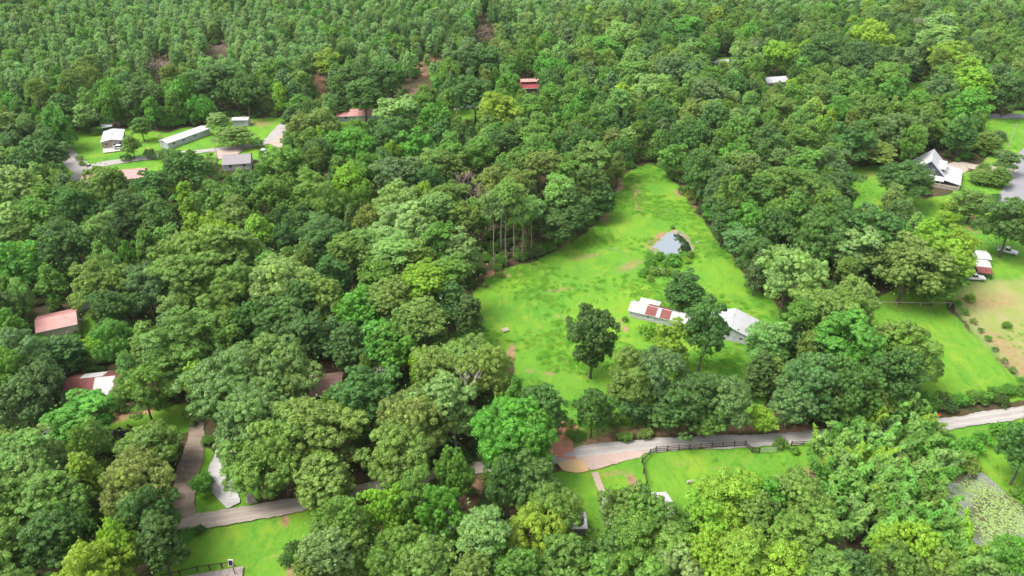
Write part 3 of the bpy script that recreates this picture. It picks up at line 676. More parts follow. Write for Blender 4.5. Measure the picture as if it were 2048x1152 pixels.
r = house('woodland_house', 'brown-roofed house glimpsed between the oaks by the lower lane', 'house', (596,812), (684,803), ((680,785),(681,745)), 2.6, 1.2, 'x', 'dark_wall', 'brown_roof', windows=[('front', 2, 1, 1.2, 1.1)]); dims(r)
r = house('garden_house', 'pale-roofed house under the spreading tree beside the garden path', 'house', (1213,1070), (1345,1062), 7.0, 2.6, 1.7, 'x', 'white_wall', 'old_metal', windows=[('front', 2, 1, 1.2, 1.1), ('front', 8, 1, 1.2, 1.1)]); dims(r)
r = house('garden_shed', 'small white-roofed shed between the yellow-green trees, bottom middle', 'shed', (1143,1070), (1170,1069), 3.2, 2.2, 0.7, 'x', 'white_wall', 'white_metal'); dims(r)
r = house('mobile_home', 'white-roofed mobile home mostly hidden under trees, bottom middle', 'mobile home', (868,1092), (912,1078), 11.0, 2.6, 0.5, 'y', 'white_wall', 'white_metal'); dims(r)
# metal-roofed house at right with steep gable, dormers and a lean-to porch
r = house('gabled_house', 'steep white metal roofed house with dormers and a corner porch, right', 'house', (1818,357), (1884,369), ((1866.7,322),(1870.3,300)), 3.0, 5.0, 'y', 'slate_wall', 'white_metal',
          windows=[('front', 4.6, 4.0, 0.9, 1.2), ('front', 6.4, 4.0, 0.9, 1.2), ('front', 2.0, 1.0, 1.0, 1.4), ('front', 8.5, 1.0, 1.0, 1.4)], ov=0.5)
L, D = dims(r)
def slab4(mb, pts, t=0.1): mb.hexa([tuple(p) for p in pts] + [(p[0], p[1], p[2] + t) for p in pts])
q = MB(); slab4(q, [(L + 0.1, -3.2, 2.95), (L + 5.6, -3.2, 2.1), (L + 5.6, D + 0.4, 2.1), (L + 0.1, D + 0.4, 2.95)])
slab4(q, [(-0.5, -3.2, 2.28), (L + 0.095, -3.2, 2.28), (L + 0.095, -0.06, 2.95), (-0.5, -0.06, 2.95)])
q.build('porch_roof', M['white_metal'], r)
q = MB(); q.box(-0.4, L + 5.4, -3.0, -0.07, -0.2, 0.55); q.box(L + 0.07, L + 5.4, -0.068, D, -0.2, 0.55); q.build('porch_floor', M['deck'], r)
for xx, yy in [(0, -2.9), (3.2, -2.9), (6.6, -2.9), (10, -2.9), (L + 5.2, -2.9), (L + 5.2, 2), (L + 5.2, 7), (L + 5.2, D - 0.2)]:
    q = MB(); q.box(xx - 0.09, xx + 0.09, yy - 0.09, yy + 0.09, 0.55, 2.3); q.build('porch_post', M['trim'], r)
q = MB(); q.box(-0.4, L + 5.4, -3.05, -3.0, 0.95, 1.4); q.build('porch_railing', M['palewood'], r)
for yy in (D * 0.32, D * 0.66):
    d = MB(); xr = L / 2 + 0.6
    x1 = L - 0.5; w = 1.5; zt = 5.9
    d.poly([(x1, yy - w, 3.4), (x1, yy + w, 3.4), (x1, yy + w, zt - 0.9), (x1, yy, zt), (x1, yy - w, zt - 0.9)])
    d.poly([(xr, yy - w, 3.4), (x1, yy - w, 3.4), (x1, yy - w, zt - 0.9), (xr, yy - w, zt - 0.9)]); d.poly([(x1, yy + w, 3.4), (xr, yy + w, 3.4), (xr, yy + w, zt - 0.9), (x1, yy + w, zt - 0.9)])
    do = d.build('dormer', M['slate_wall'], r)
    e = MB()
    slab4(e, [(xr - 0.5, yy - w - 0.3, zt - 1.05), (x1 + 0.3, yy - w - 0.3, zt - 1.05), (x1 + 0.3, yy, zt + 0.02), (xr - 0.5, yy, zt + 0.02)])
    slab4(e, [(xr - 0.5, yy + 0.001, zt + 0.02), (x1 + 0.3, yy + 0.001, zt + 0.02), (x1 + 0.3, yy + w + 0.3, zt - 1.05), (xr - 0.5, yy + w + 0.3, zt - 1.05)])
    e.build('dormer_roof', M['white_metal'], do)
# two sheds and a carport by the pickup
r = house('farm_shed', 'grey-white roofed shed farther from the white pickup, right', 'shed', (1952,529), (1976,531), 4.6, 2.3, 0.35, 'x', 'old_wall', 'old_metal'); dims(r)
r = house('farm_shed', 'grey-white roofed shed with rusty red lean-to just behind the white pickup', 'shed', (1948,544), (1975,547), 3.6, 2.3, 0.35, 'x', 'dark_wall', 'old_metal'); L, D = dims(r)
q = MB(); slab4(q, [(-0.2, -3.4, 1.75), (L + 0.2, -3.4, 1.75), (L + 0.2, -0.4, 2.15), (-0.2, -0.4, 2.15)], 0.06); q.build('lean_to_roof', M['rust'], r)
for xx in (0.1, L / 2, L - 0.1):
    q = MB(); q.box(xx - 0.07, xx + 0.07, -3.3, -3.16, -0.2, 1.75); q.build('post', M['wood'], r)

# ---------------------------------------------------------------- vehicles
def car(name, label, p, yaw, pickup=False, group=None):
    a = at(*p); r = empty(name, (a.x, a.y, Z0), yaw); tag(r, label, 'pickup truck' if pickup else 'car', group)
    Lc, Wc = (5.4, 1.95) if pickup else (4.7, 1.85)
    if pickup:
        prof = [(-Lc/2, .45), (Lc/2, .45), (Lc/2, .95), (Lc/2 - 1.25, 1.08), (0.65, 1.12), (-0.75, 1.12), (-0.8, 1.1), (-Lc/2, 1.1)]
        cab = [(0.85, 1.12), (0.25, 1.78), (-0.65, 1.8), (-0.8, 1.12)]
    else:
        prof = [(-Lc/2, .4), (Lc/2, .4), (Lc/2, .78), (Lc/2 - 1.1, .98), (-Lc/2 + 0.1, 1.02), (-Lc/2, .9)]
        cab = [(Lc/2 - 1.15, .98), (0.35, 1.5), (-1.5, 1.55), (-Lc/2 + .25, 1.0)]
    def extr(pr, w, inset=0.0):
        mb = MB(); n = len(pr)
        top = max(z for _, z in pr)
        A = [(x, -w + (inset if z > top - 0.15 else 0), z) for x, z in pr]; B = [(x, w - (inset if z > top - 0.15 else 0), z) for x, z in pr]
        mb.poly(A); mb.poly(B[::-1])
        for i in range(n): mb.poly([A[(i + 1) % n], A[i], B[i], B[(i + 1) % n]])
        return mb
    body = extr(prof, Wc / 2).build('body', M['car_white'], r)
    gl = extr(cab, Wc / 2 - 0.1, 0.14).build('cabin_glass', M['glass'], r)
    top = cab[1:3]
    mb = MB(); mb.box(top[1][0] - 0.03, top[0][0] + 0.05, -Wc/2 + 0.2, Wc/2 - 0.2, max(top[0][1], top[1][1]) + 0.003, max(top[0][1], top[1][1]) + 0.06); mb.build('cabin_roof', M['car_white'], r)
    if pickup:
        mb = MB(); mb.box(-Lc/2 + 0.12, -0.9, -Wc/2 + 0.15, Wc/2 - 0.15, 1.103, 1.115); mb.build('cargo_bed', M['black'], r)
    for sx in (Lc/2 - 0.85, -Lc/2 + 0.95):
        for sy in (-1, 1):
            mb = MB(); mb.cyl((sx, sy * (Wc / 2 - 0.08), 0.34), (0, 1, 0), 0.34, 0.24, 16); wh = mb.build('wheel', M['tyre'], r)
            mb = MB(); mb.cyl((sx, sy * (Wc / 2 + 0.045), 0.34), (0, 1, 0), 0.2, 0.02, 12); mb.build('rim', M['rim'], wh)
    for sy in (-1, 1):
        mb = MB(); mb.box(Lc/2 + 0.003, Lc/2 + 0.04, sy * 0.68 - 0.17, sy * 0.68 + 0.17, .62, .76); mb.build('headlight', M['lamp'], r)
    return r
car('parked_car', 'white car parked on the slab nearest the broad mobile home', (239,292.5), math.radians(8))
car('parked_car', 'white car parked on the slab, the one nearer the lawn', (241,297), math.radians(5))
car('parked_car', 'white car at the grass edge left of the trees, clearing', (527,305), math.radians(100))
car('pickup_truck', 'white pickup truck beside the rusty red lean-to', (1948,558), math.radians(-8), True)
car('pickup_truck', 'white truck under the dark round tree at right', (2014,505), math.radians(-35), True)
car('parked_car', 'white car glimpsed between trees below the old cottage', (110,872), math.radians(-8))

# ---------------------------------------------------------------- poles, fences, small things
def pole(name, label, base, top_y, arm=True, cat='utility pole'):
    a = at(*base); z = 1.0
    while pix(a.x, a.y, z)[1] > top_y: z += 0.1
    r = empty(name, (a.x, a.y, Z0)); tag(r, label, cat)
    q = MB(); q.tube([(0, 0, -0.3), (0, 0, z)], [0.17, 0.11], 8); q.build('post', M['palewood'], r)
    if arm:
        q = MB(); q.box(-1.2, 1.2, -0.16, -0.05 - 0.07, z - 0.75, z - 0.6); q.build('crossarm', M['wood'], r)
        for xx in (-1.1, -0.4, 0.4, 1.1):
            q = MB(); q.cyl((xx, -0.14, z - 0.5), (0, 0, 1), 0.06, 0.2, 8); q.build('insulator', M['trim'], r)
    return Vector((a.x, a.y, z - 0.4))
pa = pole('utility_pole', 'wooden utility pole with crossarm on the far right lawn', (2016,296), 248)
pole('utility_pole', 'wooden utility pole beside the long narrow mobile home', (327,300), 268)
pole('utility_pole', 'wooden utility pole at the clay yard', (434,312), 277)
pb = pole('utility_pole', 'leaning pale utility pole behind the beige steel building', (56,640), 604)
def wire(a, b, label, sag=1.0):
    pts = [a.lerp(b, i / 12) - Vector((0, 0, sag * 4 * (i / 12) * (1 - i / 12))) for i in range(13)]
    q = MB(); q.tube(pts, [0.025] * 13, 4); q.build('overhead_wire', M['wire'], label=label, cat='wire', group='overhead wires')
q1 = at(170, 640, 5.5); wire(pb, Vector((q1.x, q1.y, 5.5)), 'overhead wire running right from the leaning pale pole')
q1 = at(-10, 660, 6.0); wire(pb, Vector((q1.x, q1.y, 6.0)), 'overhead wire running to the left edge from the pale pole')
q1 = at(2120, 330, 9.0); wire(pa, Vector((q1.x, q1.y, 9.0)), 'overhead wire from the far right pole toward the road')

def rail_fence(label, line, rails=(0.3, 0.75, 1.2), step=2.4, mat='wood', h=1.5):
    P = resample([at(x, y) for x, y in line], step)
    o = P[0]
    r = empty('rail_fence', (o.x, o.y, Z0)); tag(r, label, 'fence')
    for p in P:
        q = MB(); d = p - o; q.box(d.x - 0.09, d.x + 0.09, d.y - 0.09, d.y + 0.09, -0.3, h); q.build('post', M[mat], r)
    for z in rails:
        q = MB()
        for a, b in zip(P[:-1], P[1:]):
            a2, b2 = a - o, b - o; d = (b2 - a2).normalized(); n = Vector((-d.y, d.x, 0)) * 0.022; off = Vector((d.y, -d.x, 0)) * 0.115
            c = [a2 - n + off, b2 - n + off, b2 + n + off, a2 + n + off]
            q.hexa([(v.x, v.y, z) for v in c] + [(v.x, v.y, z + 0.2) for v in c])
        q.build('rail', M[mat], r)
    return r
rail_fence('dark timber rail fence bending along the gravel lane', [(1293,972),(1287,945),(1284,925),(1300,908),(1312,902),(1490,891),(1504,904),(1518,905)])
rail_fence('short dark timber rail fence between the lane and the bamboo', [(1582,892),(1625,890)])
rail_fence('pale timber rail beside the house under the spreading tree', [(1330,1002),(1348,1030),(1372,1060)], mat='palewood', rails=(0.5, 1.0))
rail_fence('pale wire fence line closing the green field under the trees', [(1745,610),(1840,612),(1900,612)], rails=(1.1,), step=6, mat='palewood', h=1.2)
def wire_fence(label, line):
    P = resample([at(x, y) for x, y in line], 3.2); o = P[0]
    r = empty('wire_fence', (o.x, o.y, Z0)); tag(r, label, 'fence')
    for p in P:
        q = MB(); d = p - o; q.tube([(d.x, d.y, -0.3), (d.x + rnd.uniform(-.05, .05), d.y, 1.3)], [0.06, 0.05], 6); q.build('post', M['palewood'], r)
    for z in (0.4, 0.8, 1.2):
        q = MB(); q.tube([(p.x - o.x, p.y - o.y, z) for p in P], [0.012] * len(P), 4); q.build('wire_strand', M['wire'], r)
wire_fence('overgrown wire fence between the bright green field and the dry field', [(1893,602),(1930,640),(1970,685),(2010,730),(2052,775),(2090,815)])
# farm gate at the end of the rail fence
a = at(1519, 905); b = at(1553, 903)
r = empty('farm_gate', (a.x, a.y, Z0), yaw_of(a, b)); tag(r, 'pale tubular farm gate at the right end of the rail fence', 'gate')
Lg = (b - a).length
q = MB()
for z in (0.25, 0.6, 0.95, 1.25): q.tube([(0.1, 0, z), (Lg - 0.1, 0, z)], [0.03, 0.03], 6)
q.build('bars', M['old_metal'], r)
for xx in (0.07, Lg - 0.07):
    q = MB(); q.box(xx - 0.05, xx + 0.05, -0.05, 0.05, 0, 1.35); q.build('post', M['palewood'], r)
# metal gate posts at the clay track
for x, y, lab in ((1122,866,'short dark gate post on the left of the clay track'), (1148,812,'thin dark post at the meadow entrance')):
    p = at(x, y); q = MB(); q.tube([(0, 0, -0.2), (0, 0, 1.6)], [0.09, 0.08], 7); q.tube([(-0.25, 0, 1.3), (0.25, 0, 1.3)], [0.04, 0.04], 5)
    o = q.build('gate_post', M['wood'], label=lab, cat='post'); o.location = (p.x, p.y, Z0)
# arena rail, deck and floodlight in the bottom left
rail_fence('dark metal railing along the deck in the bottom left corner', [(325,1157),(395,1140),(468,1130)], rails=(1.0,), step=2.0, h=1.05)
a = at(352, 1156); b = at(487, 1133)
r = empty('timber_deck', (a.x, a.y, Z0), yaw_of(a, b)); tag(r, 'weathered timber deck at the bottom left edge', 'deck'); Ld = (b - a).length
q = MB()
nb = 9
for i in range(nb): q.box(Ld * i / nb + 0.02, Ld * (i + 1) / nb - 0.04, -9, 0.0, 0.1, 0.2)
q.build('boards', M['deck'], r)
q = MB(); q.box(0, Ld, -9, -0.15, -0.1, 0.085); q.build('base', M['concrete'], r)
p = at(470, 1148)
r = empty('floodlight', (p.x, p.y, Z0)); tag(r, 'white-framed floodlight panel on a pole by the deck', 'lamp')
q = MB(); q.tube([(0, 0, 0), (0, 0, 2.6)], [0.08, 0.07], 8); q.build('post', M['wood'], r)
q = MB(); q.hexa([(-.65, -.15, 2.4), (.25, -.15, 2.4), (.25, -.07, 2.4), (-.65, -.07, 2.4), (-.75, .35, 3.5), (.15, .35, 3.5), (.15, .43, 3.5), (-.75, .43, 3.5)]); q.build('frame', M['trim'], r)
q = MB(); q.hexa([(-.55, -.1, 2.52), (.15, -.1, 2.52), (.15, -.06, 2.5), (-.55, -.06, 2.5), (-.64, .28, 3.38), (.06, .28, 3.38), (.06, .33, 3.36), (-.64, .33, 3.36)]); 
for i, v in enumerate(q.v): q.v[i] = (v[0], v[1] - 0.035, v[2])
q.build('panel', M['black'], r)
# pallet
p = at(1011, 660); r = empty('wooden_pallet', (p.x, p.y, Z0 + 0.1), 0.35); tag(r, 'pale wooden pallet lying in the meadow grass', 'pallet')
for k in range(6):
    q = MB(); q.box(-0.9 + k * 0.3, -0.72 + k * 0.3, -0.75, 0.75, 0.163, 0.2); q.build('slat', M['palewood'], r)
for k in (-0.6, 0, 0.6):
    q = MB(); q.box(-0.95, 0.85, k - 0.06, k + 0.06, 0, 0.16); q.build('runner', M['palewood'], r)
def rock_pile(name, label, p, n, spread, size, mat, seed, cat='debris pile', flat=0.5):
    r_ = random.Random(seed); c = at(*p); q = MB()
    for i in range(n):
        x, y = r_.gauss(0, spread), r_.gauss(0, spread * 0.7); s = size * r_.uniform(.5, 1.4); a = r_.uniform(0, 3.14)
        z = max(0, spread * 0.5 - math.hypot(x, y) * 0.4) * r_.random()
        P8 = []
        for zz in (0, 1):
            for cx, cy in ((-1, -1), (1, -1), (1, 1), (-1, 1)):
                k = s * (1 if zz == 0 else 0.6) * r_.uniform(.7, 1.2)
                P8.append((x + (cx * math.cos(a) - cy * math.sin(a) * .6) * k, y + (cx * math.sin(a) + cy * math.cos(a) * .6) * k, z + zz * s * flat * 2 - 0.1))
        q.hexa(P8)
    o = q.build(name, M[mat], label=label, cat=cat); o.location = (c.x, c.y, Z0)
    return o
def stick_pile(name, label, p, n, spread, ln, mat, seed):
    r_ = random.Random(seed); c = at(*p); q = MB()
    for i in range(n):
        x, y = r_.gauss(0, spread), r_.gauss(0, spread * 0.7); a = r_.uniform(0, 6.28); l = ln * r_.uniform(.4, 1); z = r_.uniform(0, 0.5)
        q.tube([(x, y, z), (x + l * math.cos(a), y + l * math.sin(a), z + r_.uniform(0, .5))], [0.08, 0.04], 4)
    o = q.build(name, M[mat], label=label, cat='brush pile'); o.location = (c.x, c.y, Z0); return o
rock_pile('debris_pile', 'dark rubble and brush pile on the lawn below the old cottage', (236,868), 60, 1.6, 0.32, 'dark_wall', 3)
rock_pile('stone_heap', 'pale broken stones in the dark rubble pile', (238,866), 16, 1.5, 0.22, 'rock', 4)
rock_pile('stone_heap', 'pale stones in the overgrown patch below the pond', (1312,540), 14, 1.0, 0.3, 'rock', 5)
stick_pile('brush_pile', 'pale fallen branches below the pond weeds', (1318,541), 14, 0.9, 2.0, 'deadwood', 6)
stick_pile('brush_pile', 'pale logs on the bare clearing among the far pines', (820,182), 26, 3.2, 4.0, 'deadwood', 7)
stick_pile('brush_pile', 'fallen grey branches at the foot of the tall pines', (1030,508), 16, 2.0, 3.0, 'deadwood', 8)
stick_pile('brush_pile', 'tangle of dark sticks where the meadow meets the wood', (975,573), 16, 0.8, 1.4, 'dark_wall', 9)
rock_pile('stone_heap', 'small pale rock heap in the fenced lawn below the lane', (1380,962), 8, 0.4, 0.28, 'rock', 10, 'rock')
rock_pile('stone_heap', 'scattered pale stones in the middle of the meadow', (1100,660), 5, 2.2, 0.16, 'rock', 11, 'rock')
rock_pile('stone_heap', 'scattered pale stones in the upper meadow left of the pond', (1240,500), 6, 2.6, 0.16, 'rock', 12, 'rock')
rock_pile('stone_heap', 'pale stones above the pond near the wood edge', (1325,425), 6, 2.0, 0.2, 'rock', 13, 'rock')
rock_pile('stone_heap', 'pale stones right of the pond', (1392,486), 4, 0.8, 0.22, 'rock', 14, 'rock')
rock_pile('standing_stone', 'pale standing stone at the lower lane edge', (503,1003), 1, 0.0, 0.75, 'rock', 15, 'rock', 1.2)
rock_pile('plastic_barrier', 'crumpled orange plastic barrier on the lane verge', (1878,832), 5, 0.5, 0.3, 'orange', 16, 'barrier')
# picnic bench behind the mobile home
for (x, y, lab) in ((415, 309, 'small pale footbridge over the ditch by the side road'),):
    p = at(x - 92, y - 4); q = MB(); q.box(-2.2, 2.2, -0.9, 0.9, 0.15, 0.3); q.box(-2.2, 2.2, -0.9, -0.8, 0.303, 0.9); q.box(-2.2, 2.2, 0.8, 0.9, 0.303, 0.9)
    o = q.build('footbridge', M['concrete'], label=lab, cat='footbridge'); o.location = (p.x, p.y, Z0)
# ---------------------------------------------------------------- foliage meshes
def leaf_mesh(name, C, Nn, size, asp, var, mats, extra=None, seed=0, T=None):
    """many small diamond leaves / leaf sprays; C centres, Nn facing, size per leaf, var = (shade, yellow) per leaf; extra = MB of wood"""
    r = np.random.default_rng(seed); n = len(C)
    Nn = Nn / (np.linalg.norm(Nn, axis=1, keepdims=True) + 1e-9)
    t = r.normal(size=(n, 3)) if T is None else T + r.normal(size=(n, 3)) * 0.25; t -= Nn * (t * Nn).sum(1, keepdims=True); t /= np.linalg.norm(t, axis=1, keepdims=True) + 1e-9
    b = np.cross(Nn, t)
    s = size[:, None]; a = asp if np.isscalar(asp) else asp[:, None]
    bend = Nn * s * r.uniform(-0.25, 0.25, (n, 1))
    V = np.stack([C - t * s, C + b * s * a + bend, C + t * s * r.uniform(0.8, 1.2, (n, 1)), C - b * s * a + bend], 1).reshape(-1, 3)
    nv = len(V); ev, ef, em = ([], [], []) if extra is None else (extra.v, extra.f, extra.m)
    me = bpy.data.meshes.new(name)
    me.vertices.add(nv + len(ev))
    allv = np.concatenate([V, np.array(ev).reshape(-1, 3)]) if len(ev) else V
    me.vertices.foreach_set("co", allv.ravel())
    el = [i + nv for f in ef for i in f]; et = [len(f) for f in ef]
    lv = np.concatenate([np.arange(nv), np.array(el, int)]) if el else np.arange(nv)
    me.loops.add(len(lv)); me.loops.foreach_set("vertex_index", lv)
    tot = np.concatenate([np.full(n, 4), np.array(et, int)]) if et else np.full(n, 4)
    st = np.concatenate([[0], np.cumsum(tot)[:-1]])
    me.polygons.add(len(tot)); me.polygons.foreach_set("loop_start", st); me.polygons.foreach_set("loop_total", tot)
    for m_ in mats: me.materials.append(m_)
    me.polygons.foreach_set("material_index", np.concatenate([np.zeros(n, int), np.ones(len(et), int)]) if et else np.zeros(n, int))
    me.update()
    ca = me.color_attributes.new("leafvar", 'FLOAT_COLOR', 'POINT')
    cv = np.ones((nv + len(ev), 4)); cv[:nv, 0] = np.repeat(var[0], 4); cv[:nv, 1] = np.repeat(var[1], 4); cv[:, 2] = 0
    ca.data.foreach_set("color", cv.ravel())
    return me
def fib(n, r):
    i = np.arange(n) + 0.5; ph = np.arccos(1 - 2 * i / n); th = math.pi * (1 + 5 ** 0.5) * i + r.uniform(0, 6.28)
    return np.stack([np.cos(th) * np.sin(ph), np.sin(th) * np.sin(ph), np.cos(ph)], 1)
def wood(lobes, H, r0, base_z, seed, nlimb=9, k=7):
    r_ = random.Random(seed); q = MB()
    top = H * 0.86; pts = []; x = y = 0.0
    for i in range(6):
        f = i / 5; pts.append((x, y, -0.5 + f * (top + 0.5))); x += r_.uniform(-.25, .25); y += r_.uniform(-.25, .25)
    q.tube(pts, [r0 * (1.25 if i == 0 else 1 - 0.8 * i / 5) for i in range(6)], k)
    idx = list(range(len(lobes))); r_.shuffle(idx)
    for j in idx[:nlimb]:
        c = Vector(lobes[j]); z = max(base_z * 0.7, min(top * 0.85, c.z - abs(r_.uniform(.5, 1)) * math.hypot(c.x, c.y) * 0.7))
        s = Vector((0, 0, z)); mid = s.lerp(c, 0.5) + Vector((0, 0, -0.3))
        q.tube([s, mid, c], [r0 * 0.42, r0 * 0.26, r0 * 0.08], 5)
    return q
def lobed_crown(seed, R, zc, rz, nl, per, lsize, lr=(0.26, 0.40), rough_=0.22, low=-0.55, open_=0.0, flat=0.72, asp=0.6, norm_rand=0.35, yel=0.25, shape=None, sub=11, sr=(0.28, 0.46)):
    """boughs set over an uneven ellipsoid, each bough a heap of smaller leaf clumps; returns leaf arrays and bough centres"""
    r = np.random.default_rng(seed)
    d = fib(int(nl * 1.6), r); d = d[d[:, 2] > low]; d += r.normal(size=d.shape) * 0.16; d /= np.linalg.norm(d, axis=1, keepdims=True)
    ph = r.uniform(0, 6.28, 6); w = 1 + rough_ * (np.sin(d[:, 0] * 3.1 + ph[0]) + np.sin(d[:, 1] * 3.7 + ph[1]) + np.sin(d[:, 2] * 4.1 + ph[2])) / 2
    rad = w * r.uniform(0.55, 0.92, len(d))
    c = d * rad[:, None] * np.array([R, R, rz]) + np.array([0, 0, zc])
    if shape is not None: c[:, :2] *= shape((c[:, 2] - (zc - rz)) / (2 * rz))[:, None]
    inn = r.normal(size=(max(3, nl // 6), 3)) * 0.25 * np.array([R, R, rz]) + np.array([0, 0, zc])
    keep = r.uniform(size=len(c)) > open_
    c = np.concatenate([c[keep], inn]); n = len(c)
    LR = R * r.uniform(lr[0], lr[1], n)
    CC, NN, SS, A, B = [], [], [], [], []
    for i in range(n):
        out = c[i] - np.array([0, 0, zc - rz * 0.2]); out = out / (np.linalg.norm(out) + 1e-6)
        v = fib(int(sub * 1.5), r); v += r.normal(size=v.shape) * 0.2; v /= np.linalg.norm(v, axis=1, keepdims=True)
        sc_ = v @ (out * 0.6 + np.array([0, 0, 0.8])); v = v[np.argsort(-sc_)][:sub]
        ls = r.uniform(0.82, 1.12); yb = r.uniform(-.12, .22)
        for q in v:
            cc = c[i] + q * LR[i] * np.array([1, 1, flat]) * r.uniform(0.55, 1.0); rr = LR[i] * r.uniform(*sr)
            m = int(per * r.uniform(.75, 1.25))
            u = r.normal(size=(m, 3)) + q * 0.5 + np.array([0, 0, 0.7]); u /= np.linalg.norm(u, axis=1, keepdims=True)
            p = cc + u * (rr * r.uniform(0.7, 1.12, m))[:, None] * np.array([1, 1, flat])
            CC.append(p); NN.append(u + np.array([0, 0, 0.15]) + r.normal(size=(m, 3)) * norm_rand)
            SS.append(lsize * r.uniform(0.6, 1.25, m)); l2 = ls * r.uniform(0.9, 1.10)
            A.append(l2 * r.uniform(0.85, 1.15, m)); B.append(np.clip(r.uniform(-0.3, 1, m) * yel + yb + r.uniform(-.05, .2), 0, 1))
    m = int(nl * per * 0.5)       # scattered inner leaves
    p = r.normal(size=(m, 3)) * 0.38 * np.array([R, R, rz]) + np.array([0, 0, zc])
    CC.append(p); NN.append(r.normal(size=(m, 3))); SS.append(lsize * r.uniform(.8, 1.5, m)); A.append(np.full(m, .95)); B.append(np.zeros(m))
    return np.concatenate(CC), np.concatenate(NN), np.concatenate(SS), (np.concatenate(A), np.concatenate(B)), [tuple(x) for x in c]
PROTO = {}      # kind -> list of (crown mesh, trunk mesh, joined mesh, light joined mesh, R, H)
def make_proto(kind, seed, H, R, **k):
    r0 = k.pop('r0', 0.32); base = k.pop('base', 4.0); mat = k.pop('mat', 'leaf'); bark = k.pop('bark', 'bark'); limbs = k.pop('limbs', 9)
    zc = (base + H) / 2; rz = (H - base) / 2
    C, Nn, S, V, lobes = lobed_crown(seed, R, zc, rz, **k)
    Rm = float(np.percentile(np.hypot(C[:, 0], C[:, 1]), 97)); Hm = float(np.percentile(C[:, 2], 99.7))
    crown = leaf_mesh(kind + "_crown", C, Nn, S, k.get('asp', 0.6), V, [M[mat]], seed=seed)
    wd = wood(lobes, H, r0, base, seed, limbs)
    trunk = wd.mesh(kind + "_trunk", M[bark])
    # light version for far trees
    k2 = dict(k); f = 0.26
    sel = np.random.default_rng(seed + 9).uniform(size=len(C)) < f
    joined = leaf_mesh(kind + "_tree", C[sel], Nn[sel], S[sel] * 1.75, k.get('asp', 0.6), (V[0][sel], V[1][sel]), [M[mat], M[bark]], extra=wood(lobes, H, r0, base, seed, 2, 5), seed=seed)
    PROTO.setdefault(kind, []).append((crown, trunk, joined, Rm, Hm))
for s in range(9):      # broadleaf: round, tall, spreading, narrow
    R_, H_, b_ = [(6.2, 17, 3.0), (5.6, 18, 3.0), (6.8, 16, 3.2), (5.2, 18, 2.6), (6.0, 17, 2.4), (6.6, 18, 3.4), (5.8, 16, 2.5), (6.4, 17, 3.0), (6.0, 18, 3.0)][s]
    make_proto('broadleaf', 100 + s, H_, R_, base=b_, nl=[22, 18, 30, 20, 34, 24, 16, 40, 26][s], per=[84, 84, 74, 84, 66, 80, 90, 58, 74][s], lsize=0.215, sub=[13, 14, 11, 13, 10, 12, 15, 9, 12][s],
               lr=[(.26, .40), (.30, .44), (.22, .34), (.26, .40), (.20, .32), (.26, .38), (.32, .48), (.18, .30), (.22, .42)][s], rough_=0.3, low=-0.6, yel=.2 + .05 * (s % 3))
for s in range(4):      # pointed crowns of poplar and sweetgum
    make_proto('pointed', 120 + s, 19, 4.6, base=3.0, nl=[34, 28, 40, 30][s], per=64, lsize=0.215, lr=(.26, .40), sub=10, rough_=0.22, low=-0.75, flat=0.85, yel=.25,
               shape=lambda t: 1.22 - 0.85 * np.clip(t, 0, 1) ** 1.4)
make_proto('lone', 128, 19, 4.8, base=1.0, nl=60, per=66, lsize=0.2, lr=(.18, .32), sub=10, rough_=0.32, low=-0.95, yel=.1, limbs=24, r0=0.36)
for s in range(2):      # open-crowned broadleaf whose limbs show
    make_proto('open', 130 + s, 17, 5.6, base=1.5, nl=70, per=46, lsize=0.22, lr=(.13, .24), sub=8, rough_=0.3, low=-0.9, open_=0.15, limbs=30, norm_rand=0.5, r0=0.36)
for s in range(4):      # tall pine: tufted plates high on a bare stem
    make_proto('pine', 150 + s, 20, 4.6, base=[11, 12, 9, 7][s], nl=34, per=42, lsize=0.27, lr=(.20, .32), sub=9, sr=(.3, .45), rough_=0.3, low=-0.6, flat=0.6, asp=0.4, mat='needle', bark='pine_bark',
               norm_rand=0.5, limbs=14, r0=0.27, open_=0.12, yel=0.1)
for s in range(5):      # plantation pine
    make_proto('plantation_pine', 170 + s, 17, 3.3, base=5.5, nl=17, per=44, lsize=0.28, lr=(.30, .44), sub=7, sr=(.35, .5), rough_=0.2, low=-0.8, flat=0.85, asp=0.4, mat='needle', bark='pine_bark',
               norm_rand=0.4, limbs=5, r0=0.16, yel=0.1, shape=lambda t: 1.25 - 0.95 * np.clip(t, 0, 1) ** 1.3)
for s in range(2):      # conical evergreen
    make_proto('cedar', 190 + s, 10, 2.9, base=0.4, nl=60, per=30, lsize=0.17, lr=(.18, .30), sub=8, rough_=0.1, low=-0.95, flat=0.8, asp=0.4, norm_rand=0.4, limbs=3, r0=0.18, yel=0.1,
               shape=lambda t: 1.35 - 1.15 * np.clip(t, 0, 1))
for s in range(4):      # bushes
    make_proto('bush', 210 + s, 2.8, 2.2, base=-0.3, nl=14, per=30, lsize=0.15, lr=(.28, .46), sub=9, rough_=0.3, low=-0.3, flat=0.8, norm_rand=0.45, limbs=3, r0=0.05)
for s in range(2):      # drooping vine-hung crowns
    make_proto('vine', 230 + s, 13, 5.0, base=-0.5, nl=40, per=55, lsize=0.2, lr=(.2, .34), sub=10, rough_=0.4, low=-0.9, flat=1.3, norm_rand=0.35, limbs=5)

